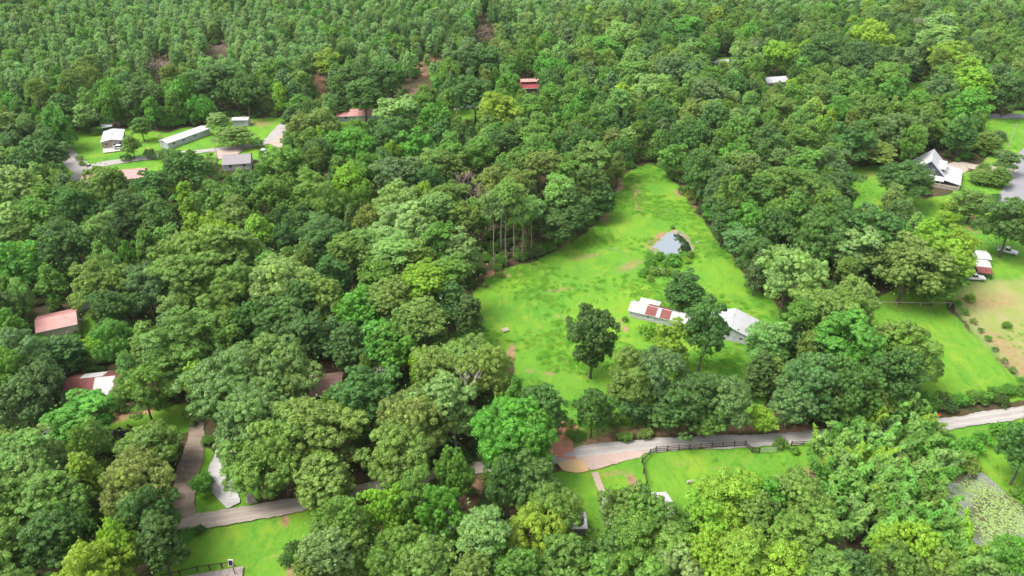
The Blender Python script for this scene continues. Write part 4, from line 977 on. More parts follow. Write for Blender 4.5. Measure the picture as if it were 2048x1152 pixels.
def bamboo_proto(seed):
    """two arching culms, each ending in a drooping feathery plume"""
    r = np.random.default_rng(seed); culms = MB(); CC, NN, SS, TT, A, B = [], [], [], [], [], []
    a0 = r.uniform(0, 6.28)
    for c in range(3):
        x0, y0 = r.normal(size=2) * 0.35; a = a0 + r.normal() * 0.9; lean = r.uniform(1.6, 3.2); H = (10.5, 9.0, 7.2)[c] * r.uniform(.95, 1.05)
        pts = []
        for i in range(9):
            f = i / 8; q = lean * f ** 2.4
            pts.append((x0 + math.cos(a) * q, y0 + math.sin(a) * q, H * (f - 0.14 * f ** 4)))
        culms.tube(pts, [0.07 * (1 - 0.8 * i / 8) + 0.008 for i in range(9)], 5)
        P = np.array(pts)
        for k in range(54):      # side twigs, each a small spray
            f = 0.30 + 0.70 * (k / 53) ** 0.9; kk = f * 8; i0 = min(int(kk), 7); p = P[i0] * (1 - (kk - i0)) + P[i0 + 1] * (kk - i0)
            w = 0.28 + 0.85 * math.sin(min(1.0, (1 - f) * 1.5 + 0.12) * 1.5708) * (0.75 + 0.25 * math.sin(f * 9))
            th = r.uniform(0, 6.28); d = np.array([math.cos(th), math.sin(th), 0.0]); m = 24; ln = w * r.uniform(.7, 1.1)
            u = r.uniform(0.1, 1, m); q = p + d * (u * ln)[:, None] + np.array([0, 0, 1]) * (0.25 * u - 0.65 * u ** 2)[:, None] * ln + r.normal(size=(m, 3)) * 0.09
            CC.append(q); NN.append(np.tile(d * 0.45 + np.array([0, 0, 0.9]), (m, 1)) + r.normal(size=(m, 3)) * 0.3)
            TT.append(np.tile(d + np.array([0, 0, -0.7]), (m, 1))); SS.append(r.uniform(0.14, 0.26, m)); sh = r.uniform(.88, 1.12); A.append(sh * r.uniform(.85, 1.15, m)); B.append(np.clip(r.uniform(-.2, .5, m), 0, 1))
    C = np.concatenate(CC); Nn = np.concatenate(NN); S = np.concatenate(SS); V = (np.concatenate(A), np.concatenate(B))
    crown = leaf_mesh("bamboo_foliage", C, Nn, S, 0.36, V, [M['leaf']], seed=seed, T=np.concatenate(TT))
    PROTO.setdefault('bamboo', []).append((crown, culms.mesh("bamboo_culms", M['bark']), None, 2.0, 10.5))
for s in range(5): bamboo_proto(260 + s)

def bare_tree(seed, H=15, spread=3.6, depth=5, r0=0.26, n0=4):
    r_ = random.Random(seed); q = MB()
    def grow(p, d, l, r, k):
        n = 3; pts = [p]; rr = [r]
        for i in range(n):
            d = (d + Vector((r_.uniform(-.22, .22), r_.uniform(-.22, .22), r_.uniform(-.05, .18)))).normalized()
            p = p + d * l / n; pts.append(p); rr.append(r * (1 - 0.4 * (i + 1) / n))
        q.tube(pts, [max(v, 0.028) for v in rr], 5 if r > .05 else 3, cap=False)
        if k > 0:
            for _ in range(r_.choice((2, 3, 3))):
                a = r_.uniform(0, 6.28); s = r_.uniform(.45, .95)
                nd = (d + Vector((math.cos(a) * s, math.sin(a) * s, r_.uniform(-.1, .35)))).normalized()
                grow(pts[r_.choice((2, 3))], nd, l * r_.uniform(.55, .8), rr[-1] * 0.75, k - 1)
    grow(Vector((0, 0, -0.3)), Vector((0, 0, 1)), H * 0.42, r0, depth)
    return q

# ---------------------------------------------------------------- tree placement
TONES = {'G': (0.112, 0.215, 0.036), 'D': (0.066, 0.145, 0.032), 'L': (0.170, 0.290, 0.082), 'Y': (0.185, 0.315, 0.030), 'B': (0.100, 0.185, 0.062), 'O': (0.145, 0.228, 0.048),
         'V': (0.092, 0.240, 0.030), 'P': (0.175, 0.295, 0.105), 'Q': (0.135, 0.245, 0.080), 'K': (0.150, 0.310, 0.060), 'M': (0.118, 0.225, 0.056), 'W': (0.25, 0.36, 0.06)}
TONEW = {'M': 'soft green', 'K': 'fresh green', 'G': 'mid green', 'D': 'dark green', 'L': 'pale green', 'Y': 'yellow-green', 'B': 'grey-green', 'O': 'olive green', 'V': 'vivid green', 'P': 'pale green', 'Q': 'mid green', 'W': 'yellow-flowered'}
def raster(polys, k=3):
    X, Y = np.meshgrid(np.arange(-400, 2500, k) + k / 2, np.arange(-300, 1800, k) + k / 2)
    m = np.zeros(X.shape, bool)
    for P in polys: m |= inpoly(X, Y, P)
    return m
def look(m, px, py, k=3):
    i = int((py + 300) // k); j = int((px + 400) // k)
    return 0 <= i < m.shape[0] and 0 <= j < m.shape[1] and m[i, j]
SEENM = raster(SEEN)
trees = []      # dicts: kind, x, y, R, H, tone, proto, rot
def add_tree(kind, x, y, R, H, tone, hand=False, proto=None, style=None):
    fam = style or kind
    trees.append(dict(kind=kind, fam=fam, x=x, y=y, R=R, H=H, tone=tone, hand=hand, proto=rnd.randrange(len(PROTO[fam])) if proto is None else proto, rot=rnd.uniform(0, 6.28),
                      tint=[c * 1.12 * rnd.uniform(0.9, 1.1) for c in TONES[tone]]))
def hand(text, kind, fam=None, defh=None, k=0.55):
    for item in text.replace('\n', ' ').split(';'):
        t = item.split()
        if len(t) < 4: continue
        x, yt, w = float(t[0]), float(t[1]), float(t[2]); tone = t[3]
        H = float(t[4]) if len(t) > 4 else None
        h = H or 16
        for _ in range(4):
            base = 0.18 * h; zc = (h + base) / 2; rz = (h - base) / 2
            hx = w * 0.5
            yc = yt + 30
            for _ in range(3):
                P = at(x, yc, zc); s = ppm(P.x, P.y, zc); R = hx / s
                dep = math.atan2(HC - zc, math.hypot(P.x, P.y))
                half = math.sqrt((rz * math.cos(dep)) ** 2 + (R * math.sin(dep)) ** 2) * s
                yc = yt + half
            if H is None: h = min(21.0, max(8.0, (defh or 12.0) + R * k * 1.6))
        if len(t) <= 4:
            hb = h
            while h > 0.6 * hb and look(SEENM, *pix(P.x, P.y, 0)):
                h -= 0.7; base = 0.18 * h; zc = (h + base) / 2; rz = (h - base) / 2; yc = yt + 30
                for _ in range(3):
                    P = at(x, yc, zc); s = ppm(P.x, P.y, zc); R = hx / s; dep = math.atan2(HC - zc, math.hypot(P.x, P.y)); yc = yt + math.sqrt((rz * math.cos(dep)) ** 2 + (R * math.sin(dep)) ** 2) * s
        if fam is None:
            st = 'pointed' if kind == 'broadleaf' and R < 5.2 and rnd.random() < 0.45 else 'vine' if (tone == 'V' and yt < 260 and x < 450) else kind
        else: st = fam
        add_tree(kind, P.x, P.y, R * 1.06, h, tone, True, style=st)
hand(BROAD, 'broadleaf'); hand(PINE, 'pine', defh=14); hand(CEDAR, 'cedar', defh=6)
def stand(kind, fam, x, yb, yt, w, tone, proto=0):
    a = at(x, yb); h = 3.0
    while pix(a.x, a.y, h)[1] > yt + 0.2 * w * 0.5 and h < 30: h += 0.1
    add_tree(kind, a.x, a.y, w / 2 / ppm(a.x, a.y, h * 0.6), h, tone, True, proto, fam)
stand('broadleaf', 'lone', 1180, 754, 600, 92, 'D', 0); stand('broadleaf', 'open', 1934, 445, 372, 80, 'O', 0)
stand('broadleaf', 'broadleaf', 1396, 742, 590, 92, 'D', 3)
stand('broadleaf', 'open', 1364, 624, 535, 92, 'D', 1)
stand('broadleaf', 'broadleaf', 1333, 735, 632, 78, 'Y', 1)
stand('broadleaf', 'open', 927, 560, 447, 96, 'L', 1)
for x, yb, yt, w in ((988,535,378,52),(1012,530,356,62),(1027,510,362,60),(1044,520,385,58),(1062,500,392,56),(1003,505,372,54)): stand('pine', 'pine', x, yb, yt, w, 'L', rnd.choice((0, 1)))
for x, yb, yt, w in ((868,168,122,20),(880,168,118,20),(820,182,100,26),(905,160,118,22),(856,150,105,20)): stand('pine', 'plantation_pine', x, yb, yt, w, 'P', 0)
for x, yb, yt, w, tn in ((1404,432,300,62,'D'),(1424,455,322,60,'B'),(1445,482,350,62,'G'),(1390,410,290,50,'D')): stand('broadleaf', 'broadleaf', x, yb, yt, w, tn, 3)
BUSHES = """
1295 668 40 Y;1870 893 60 V;1630 640 40 G;1893 420 30 Y;1320 520 26 V;1300 530 24 V;1345 520 24 V;1365 517 22 V;1335 530 26 V;1310 548 22 G;1330 548 20 G;1290 545 18 G;1380 512 18 G;1352 530 22 V;1298 518 20 V;
1372 524 18 Y;1340 545 18 Y;1300 560 16 G;1283 552 16 V;1345 456 10 G;1275 620 16 D;1250 640 14 G;
1560 892 32 G;1590 905 20 V;1640 905 44 G;1650 935 40 G;1900 900 50 V;1935 905 50 V;1960 885 40 V;1990 870 40 V;1925 935 56 O;1895 935 44 V;1880 915 40 V;
1865 812 36 V;1890 805 36 G;1915 805 34 V;1940 800 34 G;1965 798 32 V;1990 792 34 V;2015 788 34 V;2040 785 32 G;1850 825 30 O;1840 800 36 V;2050 960 60 D;2055 1000 50 V;2035 990 30 G;
345 1100 30 V;360 1085 34 V;375 1072 30 V;335 1115 30 G;400 1062 24 D;590 1100 36 D;575 1125 30 D;1915 612 20 V;1928 626 18 G;1945 645 16 O;1960 662 14 G;1975 680 16 V;1990 700 14 G;2008 722 14 O;2025 742 16 G;2042 762 16 V;
2012 652 18 G;1940 600 22 Y;1830 560 30 G;355 250 34 V;335 255 34 V;375 246 34 V;395 240 30 V;300 240 40 V;270 228 44 V;320 232 40 V;345 238 40 V;370 232 36 V;240 240 20 V;225 240 18 V;410 236 26 V;
215 275 16 D;225 265 14 G;195 268 14 G;253 293 10 G;160 320 16 G;165 330 14 G;255 320 22 D;335 318 36 G;300 316 28 D;1965 345 30 O;1990 398 20 D;560 300 18 G;1310 300 40 V;1295 318 34 G;1325 315 36 V;1280 290 40 V;
490 440 30 G;250 480 60 V;290 470 60 G;330 480 50 V;225 500 50 G;205 690 44 V;190 710 50 Y;215 720 40 G;170 700 40 Y;180 740 40 G;1100 500 30 V;1080 508 28 G;1140 480 26 G;1350 360 24 G;1365 385 22 G;
1135 850 26 O;1140 868 20 O;1155 875 30 G;1225 845 40 G;1300 850 50 D;1350 850 50 D;1400 848 50 G;1440 845 44 D;1290 872 30 O;1250 878 30 G;405 968 40 V;150 640 20 O;1000 552 18 G;1090 812 40 G;1110 820 30 G
"""
nb_before = len(trees)
for item in BUSHES.replace('\n', ' ').split(';'):
    t = item.split()
    if len(t) < 4: continue
    P = at(float(t[0]), float(t[1])); R = float(t[2]) / 2 / ppm(P.x, P.y, 0.5) * 1.1
    add_tree('bush', P.x, P.y, R, min(max(0.7, R * 1.25), 4.5), t[3], True)
# bamboo grove
GROVE = [(1632,915),(1668,868),(1712,845),(1770,838),(1830,845),(1868,880),(1872,930),(1878,960),(1868,1010),(1886,1065),(1925,1120),(1945,1190),(1760,1190),(1730,1120),(1680,1060),(1640,1000),(1622,950)]
gp = worldpoly(GROVE); xs = [p[0] for p in gp]; yy_ = [p[1] for p in gp]
cnt = 0; pts = []
while len(pts) < 260 and cnt < 20000:
    cnt += 1
    x = rnd.uniform(min(xs), max(xs)); y = rnd.uniform(min(yy_), max(yy_))
    if inpoly(x, y, gp) and all((x - a) ** 2 + (y - b) ** 2 > 2.15 ** 2 for a, b in pts): pts.append((x, y))
for x, y in pts:
    add_tree('bamboo', x, y, rnd.uniform(1.9, 2.5), rnd.uniform(7.5, 11.5), rnd.choice('KKKKKKVVGYLL'), True)

# fill the woods between the trees placed by eye
hx = np.array([t['x'] for t in trees if t['kind'] not in ('bush', 'bamboo')]); hy = np.array([t['y'] for t in trees if t['kind'] not in ('bush', 'bamboo')]); hr = np.array([t['R'] for t in trees if t['kind'] not in ('bush', 'bamboo')])
HOUSE_FOOT = [(o.location.x, o.location.y, o.rotation_euler.z, o) for o in COL.objects if o.type == 'EMPTY' and any(c.name.startswith('wall') for c in o.children)]
foot = []
for _, _, _, o in HOUSE_FOOT:
    w = [c for c in o.children if c.name.startswith('wall')][0]
    mx = max(v.co.x for v in w.data.vertices); my = max(v.co.y for v in w.data.vertices); mz = max(v.co.z for v in w.data.vertices)
    foot.append((o.location.x, o.location.y, o.rotation_euler.z, mx, my, mz))
def in_house(x, y, pad):
    for ox, oy, a, mx, my, _ in foot:
        dx, dy = x - ox, y - oy; u = dx * math.cos(a) + dy * math.sin(a); v = -dx * math.sin(a) + dy * math.cos(a)
        if -pad < u < mx + pad and -pad < v < my + pad: return True
    return False
for t in trees:
    if t['kind'] != 'bush' and in_house(t['x'], t['y'], 0.5):
        for k in range(1, 14):
            o_ = [(0, -1), (0.7, -0.7), (-0.7, -0.7), (1, 0), (-1, 0), (0, 1)]
            f_ = [(a * k * .6, b * k * .6) for a, b in o_ if not in_house(t['x'] + a * k * .6, t['y'] + b * k * .6, 0.5)]
            if f_: t['x'] += f_[0][0]; t['y'] += f_[0][1]; break
OPENP = GRASSES + [[(1560,905),(1640,880),(1700,830),(1900,850),(1900,1000),(1930,1180),(1660,1180),(1600,1040)], GROVE, LILY_POND, POND]
def strip(pl, w):
    up = [(x, y - w) for x, y in pl]; dn = [(x, y + w) for x, y in pl][::-1]; return up + dn
LANES = [strip([(1095,912),(1300,892),(1640,872),(1850,850),(2060,822)], 14), strip([(335,1045),(560,1015),(800,965),(1095,916)], 12), strip([(440,1010),(448,890)], 8), [(350,1040),(360,880),(400,830),(405,900),(385,1040)]]
def pine_zone(px, py):
    n = 14 * math.sin(px * 0.017) + 9 * math.sin(px * 0.041 + 1)
    if px < 120: return 60 + n < py < 215 + n
    if px < 620: return 28 + n < py < 185 + n
    if px < 900: return py < 172 + n
    if px < 1120: return py < 100 + n
    return py < 55 + n * 0.6
OPENM = raster(OPENP + LANES)
class Grid:
    def __init__(s, c): s.c = c; s.g = {}
    def near(s, x, y, d):
        i, j = int(x // s.c), int(y // s.c); r = int(d // s.c) + 1
        for a in range(i - r, i + r + 1):
            for b in range(j - r, j + r + 1):
                for (u, v, w) in s.g.get((a, b), ()):
                    yield u, v, w
    def add(s, x, y, w): s.g.setdefault((int(x // s.c), int(y // s.c)), []).append((x, y, w))
G_ = Grid(8)
for t in trees:
    if t['kind'] not in ('bush', 'bamboo'): G_.add(t['x'], t['y'], t['R'])
r2 = random.Random(77)
n_auto = 0
def clear_of_view(x, y, R, H, base):
    a, b = pix(x, y, (H + base) / 2); s_ = ppm(x, y, (H + base) / 2)
    dep = math.atan2(HC - H / 2, math.hypot(x, y)); hh = math.hypot((H - base) / 2 * math.cos(dep), R * math.sin(dep)) * s_
    c_, d_ = pix(x, y, 0)
    if look(SEENM, c_, d_) or look(SEENM, c_, (d_ + b) / 2): return False
    for f in (0, .5, .92):
        for k in range(1 if f == 0 else 10):
            if look(SEENM, a + R * s_ * f * math.cos(k * .6283), b + hh * f * math.sin(k * .6283)): return False
    return True
tries = 0
while tries < 60000:
    tries += 1
    y = 45 + 655 * math.sqrt(r2.random()); x = r2.uniform(-1, 1) * (y * 0.78 + 45)
    px, py = pix(x, y, 0)
    if not (-200 < px < 2250) or py < -170 or py > 1500: continue
    pz = pine_zone(px, py)
    if pz: R = r2.uniform(2.2, 3.7); H = r2.uniform(12.5, 17) + 2.5 * math.sin(x * .021 + 2) * math.sin(y * .03)
    else:
        R = r2.choice((2.7, 3.2, 3.7, 4.2, 4.8, 5.4, 6.2)) * r2.uniform(.9, 1.1); H = 10 + R * r2.uniform(0.8, 1.6)
    if look(OPENM, px, py) or in_house(x, y, 2.0): continue
    ok = True
    for u, v, w in G_.near(x, y, 12):
        dd = (0.80 + 0.20 * max(0, math.sin(x * .05) * math.sin(y * .06 + x * .02)) if pz else 0.80) * (R + w)
        if (u - x) ** 2 + (v - y) ** 2 < dd * dd: ok = False; break
    if not ok: continue
    if not clear_of_view(x, y, R, H, 0.2 * H): continue
    G_.add(x, y, R)
    if pz:
            if r2.random() < (0.3 if math.sin(x * .02 + 3) + math.sin(y * .017) > 1.0 else 0.05): add_tree('broadleaf', x, y, R * 1.2, H, r2.choice('DDGBV'))
            else: add_tree('pine', x, y, R, H, r2.choice('PPPQL' if math.sin(x * .033) + math.sin(y * .04 + 1) > 0 else 'PPQQG'), style='plantation_pine')
    else:
        q = r2.random()
        if q < 0.10: add_tree('pine', x, y, R * 0.8, H + 2, r2.choice('LOG'))
        elif q < 0.13: add_tree('cedar', x, y, min(R, 3.4), min(H, 12), r2.choice('DGV'))
        else:
            s = math.sin(x * .03 + 1) + math.sin(y * .025)
            add_tree('broadleaf', x, y, R, H, r2.choice('GGGGGDDDDBBOLVGY') if s < 0.6 else r2.choice('GGGVVDDOLB'), style='pointed' if r2.random() < (0.5 if R < 5 else 0.15) else None)
    n_auto += 1
print("auto trees", n_auto, "hand", len(trees) - n_auto)
# low growth under and at the edge of the woods
under = []
U_ = Grid(4); tries = 0
while tries < 42000:
    tries += 1
    y = 45 + 480 * math.sqrt(r2.random()); x = r2.uniform(-1, 1) * (y * 0.75 + 40)
    px, py = pix(x, y, 0)
    if not (-60 < px < 2110) or py < 60 or py > 1300: continue
    if look(OPENM, px, py) or in_house(x, y, 0.5): continue
    if pine_zone(px, py) and r2.random() < 0.4: continue
    R = r2.uniform(1.2, 2.8); H = R * r2.uniform(.9, 1.5)
    if any((u - x) ** 2 + (v - y) ** 2 < (0.8 * (R + w)) ** 2 for u, v, w in U_.near(x, y, 5)): continue
    if not clear_of_view(x, y, R, H, 0): continue
    if 1150 < px < 1640 and 835 < py < 880: continue
    if 560 < px < 720 and 900 < py < 1000: continue
    U_.add(x, y, R); under.append((x, y, R, H, r2.choice('GGGVDDO')))
print("undergrowth", len(under))

# ---------------------------------------------------------------- which stand as things, which as mass
for t in trees:
    zc = t['H'] * 0.6; px, py = pix(t['x'], t['y'], zc); s = ppm(t['x'], t['y'], zc); t['px'], t['py'], t['s'] = px, py, s; t['size'] = t['R'] * s
    pw, ph = t['R'] * s, t['H'] * .5 * s
    t['inview'] = (-pw * 0.75 < px < W0 + pw * 0.75) and (-ph * 0.6 < py < H0 + ph * 0.7)
# how much of each crown can be seen: paint far to near on a coarse raster
def visibility():
    k = 4; Wb, Hb = W0 // k, H0 // k; buf = np.full((Hb, Wb), -1, int)
    order = sorted(range(len(trees)), key=lambda i: -trees[i]['y'])
    tot = np.zeros(len(trees))
    for i in order:
        t = trees[i]
        if not t['inview']: continue
        a, b = t['px'] / k, t['py'] / k; rw, rh = max(1.0, t['R'] * t['s'] / k), max(1.0, (t['H'] * .42 * .84 + t['R'] * .3) * t['s'] / k)
        x0, x1 = int(max(0, a - rw)), int(min(Wb, a + rw + 1)); y0, y1 = int(max(0, b - rh)), int(min(Hb, b + rh + 1))
        if x1 <= x0 or y1 <= y0: continue
        Y, X = np.mgrid[y0:y1, x0:x1]
        m = ((X + .5 - a) / rw) ** 2 + ((Y + .5 - b) / rh) ** 2 < 1
        tot[i] = m.sum(); buf[y0:y1, x0:x1][m] = i
    vis = np.bincount(buf[buf >= 0], minlength=len(trees))
    return vis, tot
vis, tot = visibility()
for i, t in enumerate(trees): t['vis'] = int(vis[i]) * 16; t['frac'] = vis[i] / max(1, tot[i])
# ---------------------------------------------------------------- labels that point at one plant
MARKS = [(1458,655,'the white gabled farm building'),(1310,625,'the long white shed'),(1345,490,'the meadow pond'),(115,650,'the beige steel building'),(185,775,'the old rusty-roofed cottage'),
 (224,278,'the broad mobile home'),(375,272,'the long narrow mobile home'),(1122,885,'the red clay track'),(1960,1030,'the lily pond'),(1740,960,'the bamboo grove'),(1056,172,'the red-roofed barn'),
 (1555,165,'the distant white bungalow'),(1875,335,'the steep white-roofed house'),(1947,555,'the white pickup truck'),(1011,660,'the wooden pallet'),(463,1125,'the floodlight by the deck'),
 (503,1003,'the pale standing stone'),(236,868,'the dark rubble pile'),(1200,970,'the garden path'),(1287,925,'the rail fence corner'),(715,224,'the upper pink-red roof'),(1020,430,'the tall bare-stemmed pines'),
 (1300,332,'the far tip of the meadow'),(660,768,'the brown roof between oaks'),(482,244,'the small white trailer'),(1520,905,'the tubular farm gate'),(1970,690,'the overgrown wire fence'),
 (60,60,'the top left corner'),(640,40,'the top edge, left part'),(1300,20,'the top edge, right part'),(1980,60,'the top right corner'),(60,1110,'the bottom left corner'),(800,1130,'the bottom edge, left part'),
 (1300,1130,'the bottom edge, right part'),(20,460,'the left edge, halfway up'),(475,322,'the grey shingle roof'),(1700,420,'the wood right of the meadow'),(600,470,'the wood left of the meadow'),
 (840,165,'the bare tan clearing'),(450,930,'the pale gravel drive'),(1175,680,'the lone dark meadow tree'),(870,880,'the grey dead tree')]
ORD = ['', 'second ', 'third ', 'fourth ', 'fifth ', 'sixth ', 'seventh ', 'eighth ', 'ninth ', 'tenth ', 'eleventh ', 'twelfth ', 'thirteenth ', 'fourteenth ', 'fifteenth ', 'sixteenth ', 'seventeenth ', 'eighteenth ']
NOUN = {'broadleaf': 'broadleaf tree', 'pine': 'pine', 'cedar': 'evergreen', 'bush': 'bush', 'bamboo': 'bamboo clump'}
CAT = {'broadleaf': 'broadleaf tree', 'pine': 'pine', 'cedar': 'evergreen', 'bush': 'bush', 'bamboo': 'bamboo'}
NAME = {'broadleaf': 'broadleaf_tree', 'pine': 'pine_tree', 'cedar': 'evergreen_tree', 'bush': 'bush', 'bamboo': 'bamboo_clump'}
GROUP = {'broadleaf': 'broadleaf trees of the woods', 'pine': 'pines', 'cedar': 'conical evergreens', 'bush': 'bushes', 'bamboo': 'bamboo clumps of the grove'}
LIM = {'broadleaf': 300, 'pine': 300, 'cedar': 60, 'bush': 280, 'bamboo': 280}
sel = []; rest = []
for k in NAME:
    L_ = [t for t in trees if t['kind'] == k and t['inview']]
    L_.sort(key=lambda t: -t['vis'])
    a = [t for t in L_[:LIM[k]] if t['vis'] >= (16 if k in ('bush', 'bamboo') else 48)]
    sel += a; ids = set(map(id, a))
    rest += [t for t in trees if t['kind'] == k and id(t) not in ids and not (k in ('bush', 'bamboo') )]
    print(k, 'things', len(a), 'in view', len(L_))
def direction(t, m):
    dx, dy = t['px'] - m[0], t['py'] - m[1]
    if abs(dx) > abs(dy) * 1.2: return ('right of' if dx > 0 else 'left of')
    return 'below' if dy > 0 else 'above'
keys = {}
for t in sel:
    cx, cy = t['px'], t['py']
    m = min(MARKS, key=lambda m: math.hypot(m[0] - cx, (m[1] - cy) * 1.1)); d = direction(t, m)
    w = t['R']; size = ('broad' if w > 6.3 else 'medium' if w > 4.4 else 'narrow') if t['kind'] == 'broadleaf' else ('tall' if t['H'] > 16.5 else 'short') if t['kind'] in ('pine', 'cedar') else ('low' if t['H'] < 1.6 else 'rounded') if t['kind'] == 'bush' else 'feathery'
    tone = TONEW[t['tone']]
    if t['kind'] == 'broadleaf' and tone == 'mid green': tone = 'mid-green'
    base = f"{size} {tone} {NOUN[t['kind']]}"
    if t['fam'] == 'vine': base = f"{size} vine-hung {tone} tree"
    if t['fam'] == 'pointed': base = f"{size} pointed {tone} tree"
    if t['fam'] == 'open': base = f"{size} open-crowned {tone} tree"
    t['md'] = math.hypot(m[0] - cx, m[1] - cy)
    keys.setdefault((base, d, m[2]), []).append(t)
for (base, d, mk), L_ in keys.items():
    L_.sort(key=lambda t: t['md'])
    for i, t in enumerate(L_):
        if len(L_) == 1: t['label'] = f"{base} {d} {mk}"
        elif i < 18: t['label'] = f"{base}, {ORD[i]}nearest {d} {mk}"
        else: t['label'] = f"{base}, among the farther ones {d} {mk}"

def place(t):
    kind = t['kind']; P_ = PROTO[t['fam']]; p = P_[t['proto'] % len(P_)]
    crown, trunk, joined, R0, H0_ = p
    sx = t['R'] / R0; sz = t['H'] / H0_
    detailed = t['size'] > 15 or joined is None
    if detailed:
        o = bpy.data.objects.new(NAME[kind], None); COL.objects.link(o); o.empty_display_size = 0.5
        for nm, me in (('crown' if kind != 'bamboo' else 'foliage', crown), ('trunk' if kind not in ('bush', 'bamboo') else 'stem' if kind == 'bush' else 'culms', trunk)):
            c = bpy.data.objects.new(nm, me); COL.objects.link(c); c.parent = o; c["tint"] = t['tint']
    else:
        o = bpy.data.objects.new(NAME[kind], joined); COL.objects.link(o); o["tint"] = t['tint']
    o.location = (t['x'], t['y'], -0.2); o.rotation_euler = (0, 0, t['rot']); o.scale = (sx, sx, sz)
    tag(o, t['label'], CAT[kind], GROUP[kind])
for t in sel: place(t)

def mass(name, label, items, protos):
    """countless far trees as one object: points that carry a mesh each"""
    col = bpy.data.collections.new(name + "_sources")
    for i, me in enumerate(protos):
        s = bpy.data.objects.new("%s_source_%02d" % (name, i), me); col.objects.link(s)
    me = bpy.data.meshes.new(name); n = len(items)
    me.vertices.add(n); me.vertices.foreach_set("co", np.array([(i[0], i[1], -0.2) for i in items], float).ravel())
    a = me.attributes.new("turn", 'FLOAT_VECTOR', 'POINT'); a.data.foreach_set("vector", np.array([(0, 0, i[5]) for i in items], float).ravel())
    a = me.attributes.new("size", 'FLOAT_VECTOR', 'POINT'); a.data.foreach_set("vector", np.array([i[2] for i in items], float).ravel())
    a = me.attributes.new("pick", 'INT', 'POINT'); a.data.foreach_set("value", np.array([i[3] for i in items], np.int32))
    a = me.attributes.new("tint", 'FLOAT_COLOR', 'POINT'); a.data.foreach_set("color", np.array([(*i[4], 1) for i in items], float).ravel())
    o = bpy.data.objects.new(name, me); COL.objects.link(o)
    g = bpy.data.node_groups.new(name, 'GeometryNodeTree')
    g.interface.new_socket("Geometry", in_out='INPUT', socket_type='NodeSocketGeometry'); g.interface.new_socket("Geometry", in_out='OUTPUT', socket_type='NodeSocketGeometry')
    N, L = g.nodes, g.links
    gi = N.new("NodeGroupInput"); go = N.new("NodeGroupOutput"); ip = N.new("GeometryNodeInstanceOnPoints"); ci = N.new("GeometryNodeCollectionInfo")
    ci.inputs["Collection"].default_value = col; ci.inputs["Separate Children"].default_value = True; ci.inputs["Reset Children"].default_value = True
    def na(nm, ty):
        q = N.new("GeometryNodeInputNamedAttribute"); q.data_type = ty; q.inputs["Name"].default_value = nm; return q.outputs[0]
    mp = N.new("GeometryNodeMeshToPoints")
    L.new(gi.outputs[0], mp.inputs["Mesh"]); L.new(mp.outputs[0], ip.inputs["Points"]); L.new(ci.outputs[0], ip.inputs["Instance"])
    ip.inputs["Pick Instance"].default_value = True
    L.new(na("pick", 'INT'), ip.inputs["Instance Index"]); L.new(na("turn", 'FLOAT_VECTOR'), ip.inputs["Rotation"]); L.new(na("size", 'FLOAT_VECTOR'), ip.inputs["Scale"])
    L.new(ip.outputs[0], go.inputs[0])
    md = o.modifiers.new("scatter", 'NODES'); md.node_group = g
    tag(o, label, kind="stuff"); o["category"] = 'forest' if 'forest' in name else 'undergrowth' if 'under' in name else 'grass'
    return o
def items_of(L_, fams):
    order = {}; protos = []
    for f in fams:
        for i, p in enumerate(PROTO[f]): order[(f, i)] = len(protos); protos.append(p[2])
    out = []
    for t in L_:
        i = t['proto'] % len(PROTO[t['fam']]); p = PROTO[t['fam']][i]
        out.append((t['x'], t['y'], (t['R'] / p[3], t['R'] / p[3], t['H'] / p[4]), order[(t['fam'], i)], t['tint'], t['rot']))
    return out, protos
bl = [t for t in rest if t['fam'] in ('broadleaf', 'open', 'vine', 'cedar', 'pointed', 'lone')]
it, pr = items_of(bl, ['broadleaf', 'open', 'vine', 'cedar', 'pointed', 'lone']); mass('broadleaf_forest', 'mixed green broadleaf woodland filling between and beyond the single trees', it, pr)
pn = [t for t in rest if t['fam'] in ('pine', 'plantation_pine')]
it, pr = items_of(pn, ['pine', 'plantation_pine']); mass('pine_forest', 'even pale green pine plantation along the top of the picture', it, pr)
un = []
for x, y, R, H, tn in under:
    i = rnd.randrange(4); p = PROTO['bush'][i]; un.append((x, y, (R / p[3], R / p[3], H / p[4]), i, [c * rnd.uniform(.8, 1.1) for c in TONES[tn]], rnd.uniform(0, 6.28)))
mass('undergrowth', 'low green undergrowth on the woodland floor', un, [p[0] for p in PROTO['bush']])

# dead trees
def dead(label, x, yb, yt, seed, mat, spread=1.0, group=None, depth=5):
    a = at(x, yb); h = 3.0
    while pix(a.x, a.y, h)[1] > yt and h < 24: h += 0.1
    q = bare_tree(seed, 15, depth=depth)
    zt = max(v[2] for v in q.v); k = h / zt
    q.v = [(v[0] * k * spread, v[1] * k * spread, v[2] * k) for v in q.v]
    o = q.build('dead_tree', M[mat], label=label, cat='dead tree', group=group); o.location = (a.x, a.y, Z0); return o
dead('bare grey dead tree with crooked limbs, between the bright green crowns below centre', 916, 905, 776, 3, 'deadwood', 1.3)
dead('pale bare branches rising at the bottom edge, right of centre', 1212, 1230, 1118, 4, 'deadwood', 1.0)
dead('bare brown dead tree beside the tall bare-stemmed pines', 953, 440, 352, 5, 'brownwood', 1.5, depth=6)
dead('pale bare branches beside the brown roof between oaks', 768, 790, 708, 6, 'deadwood', 1.8)
dead('bare white dead tree right of the yellow-green tree, upper right', 1524, 135, 70, 7, 'deadwood', 1.0)
dead('bare pale dead tree among green crowns near the top right', 1832, 90, 30, 8, 'deadwood', 1.0)
dead('pale dead limb at the trunk foot of the oak over the lower lane', 655, 965, 915, 9, 'deadwood', .9)
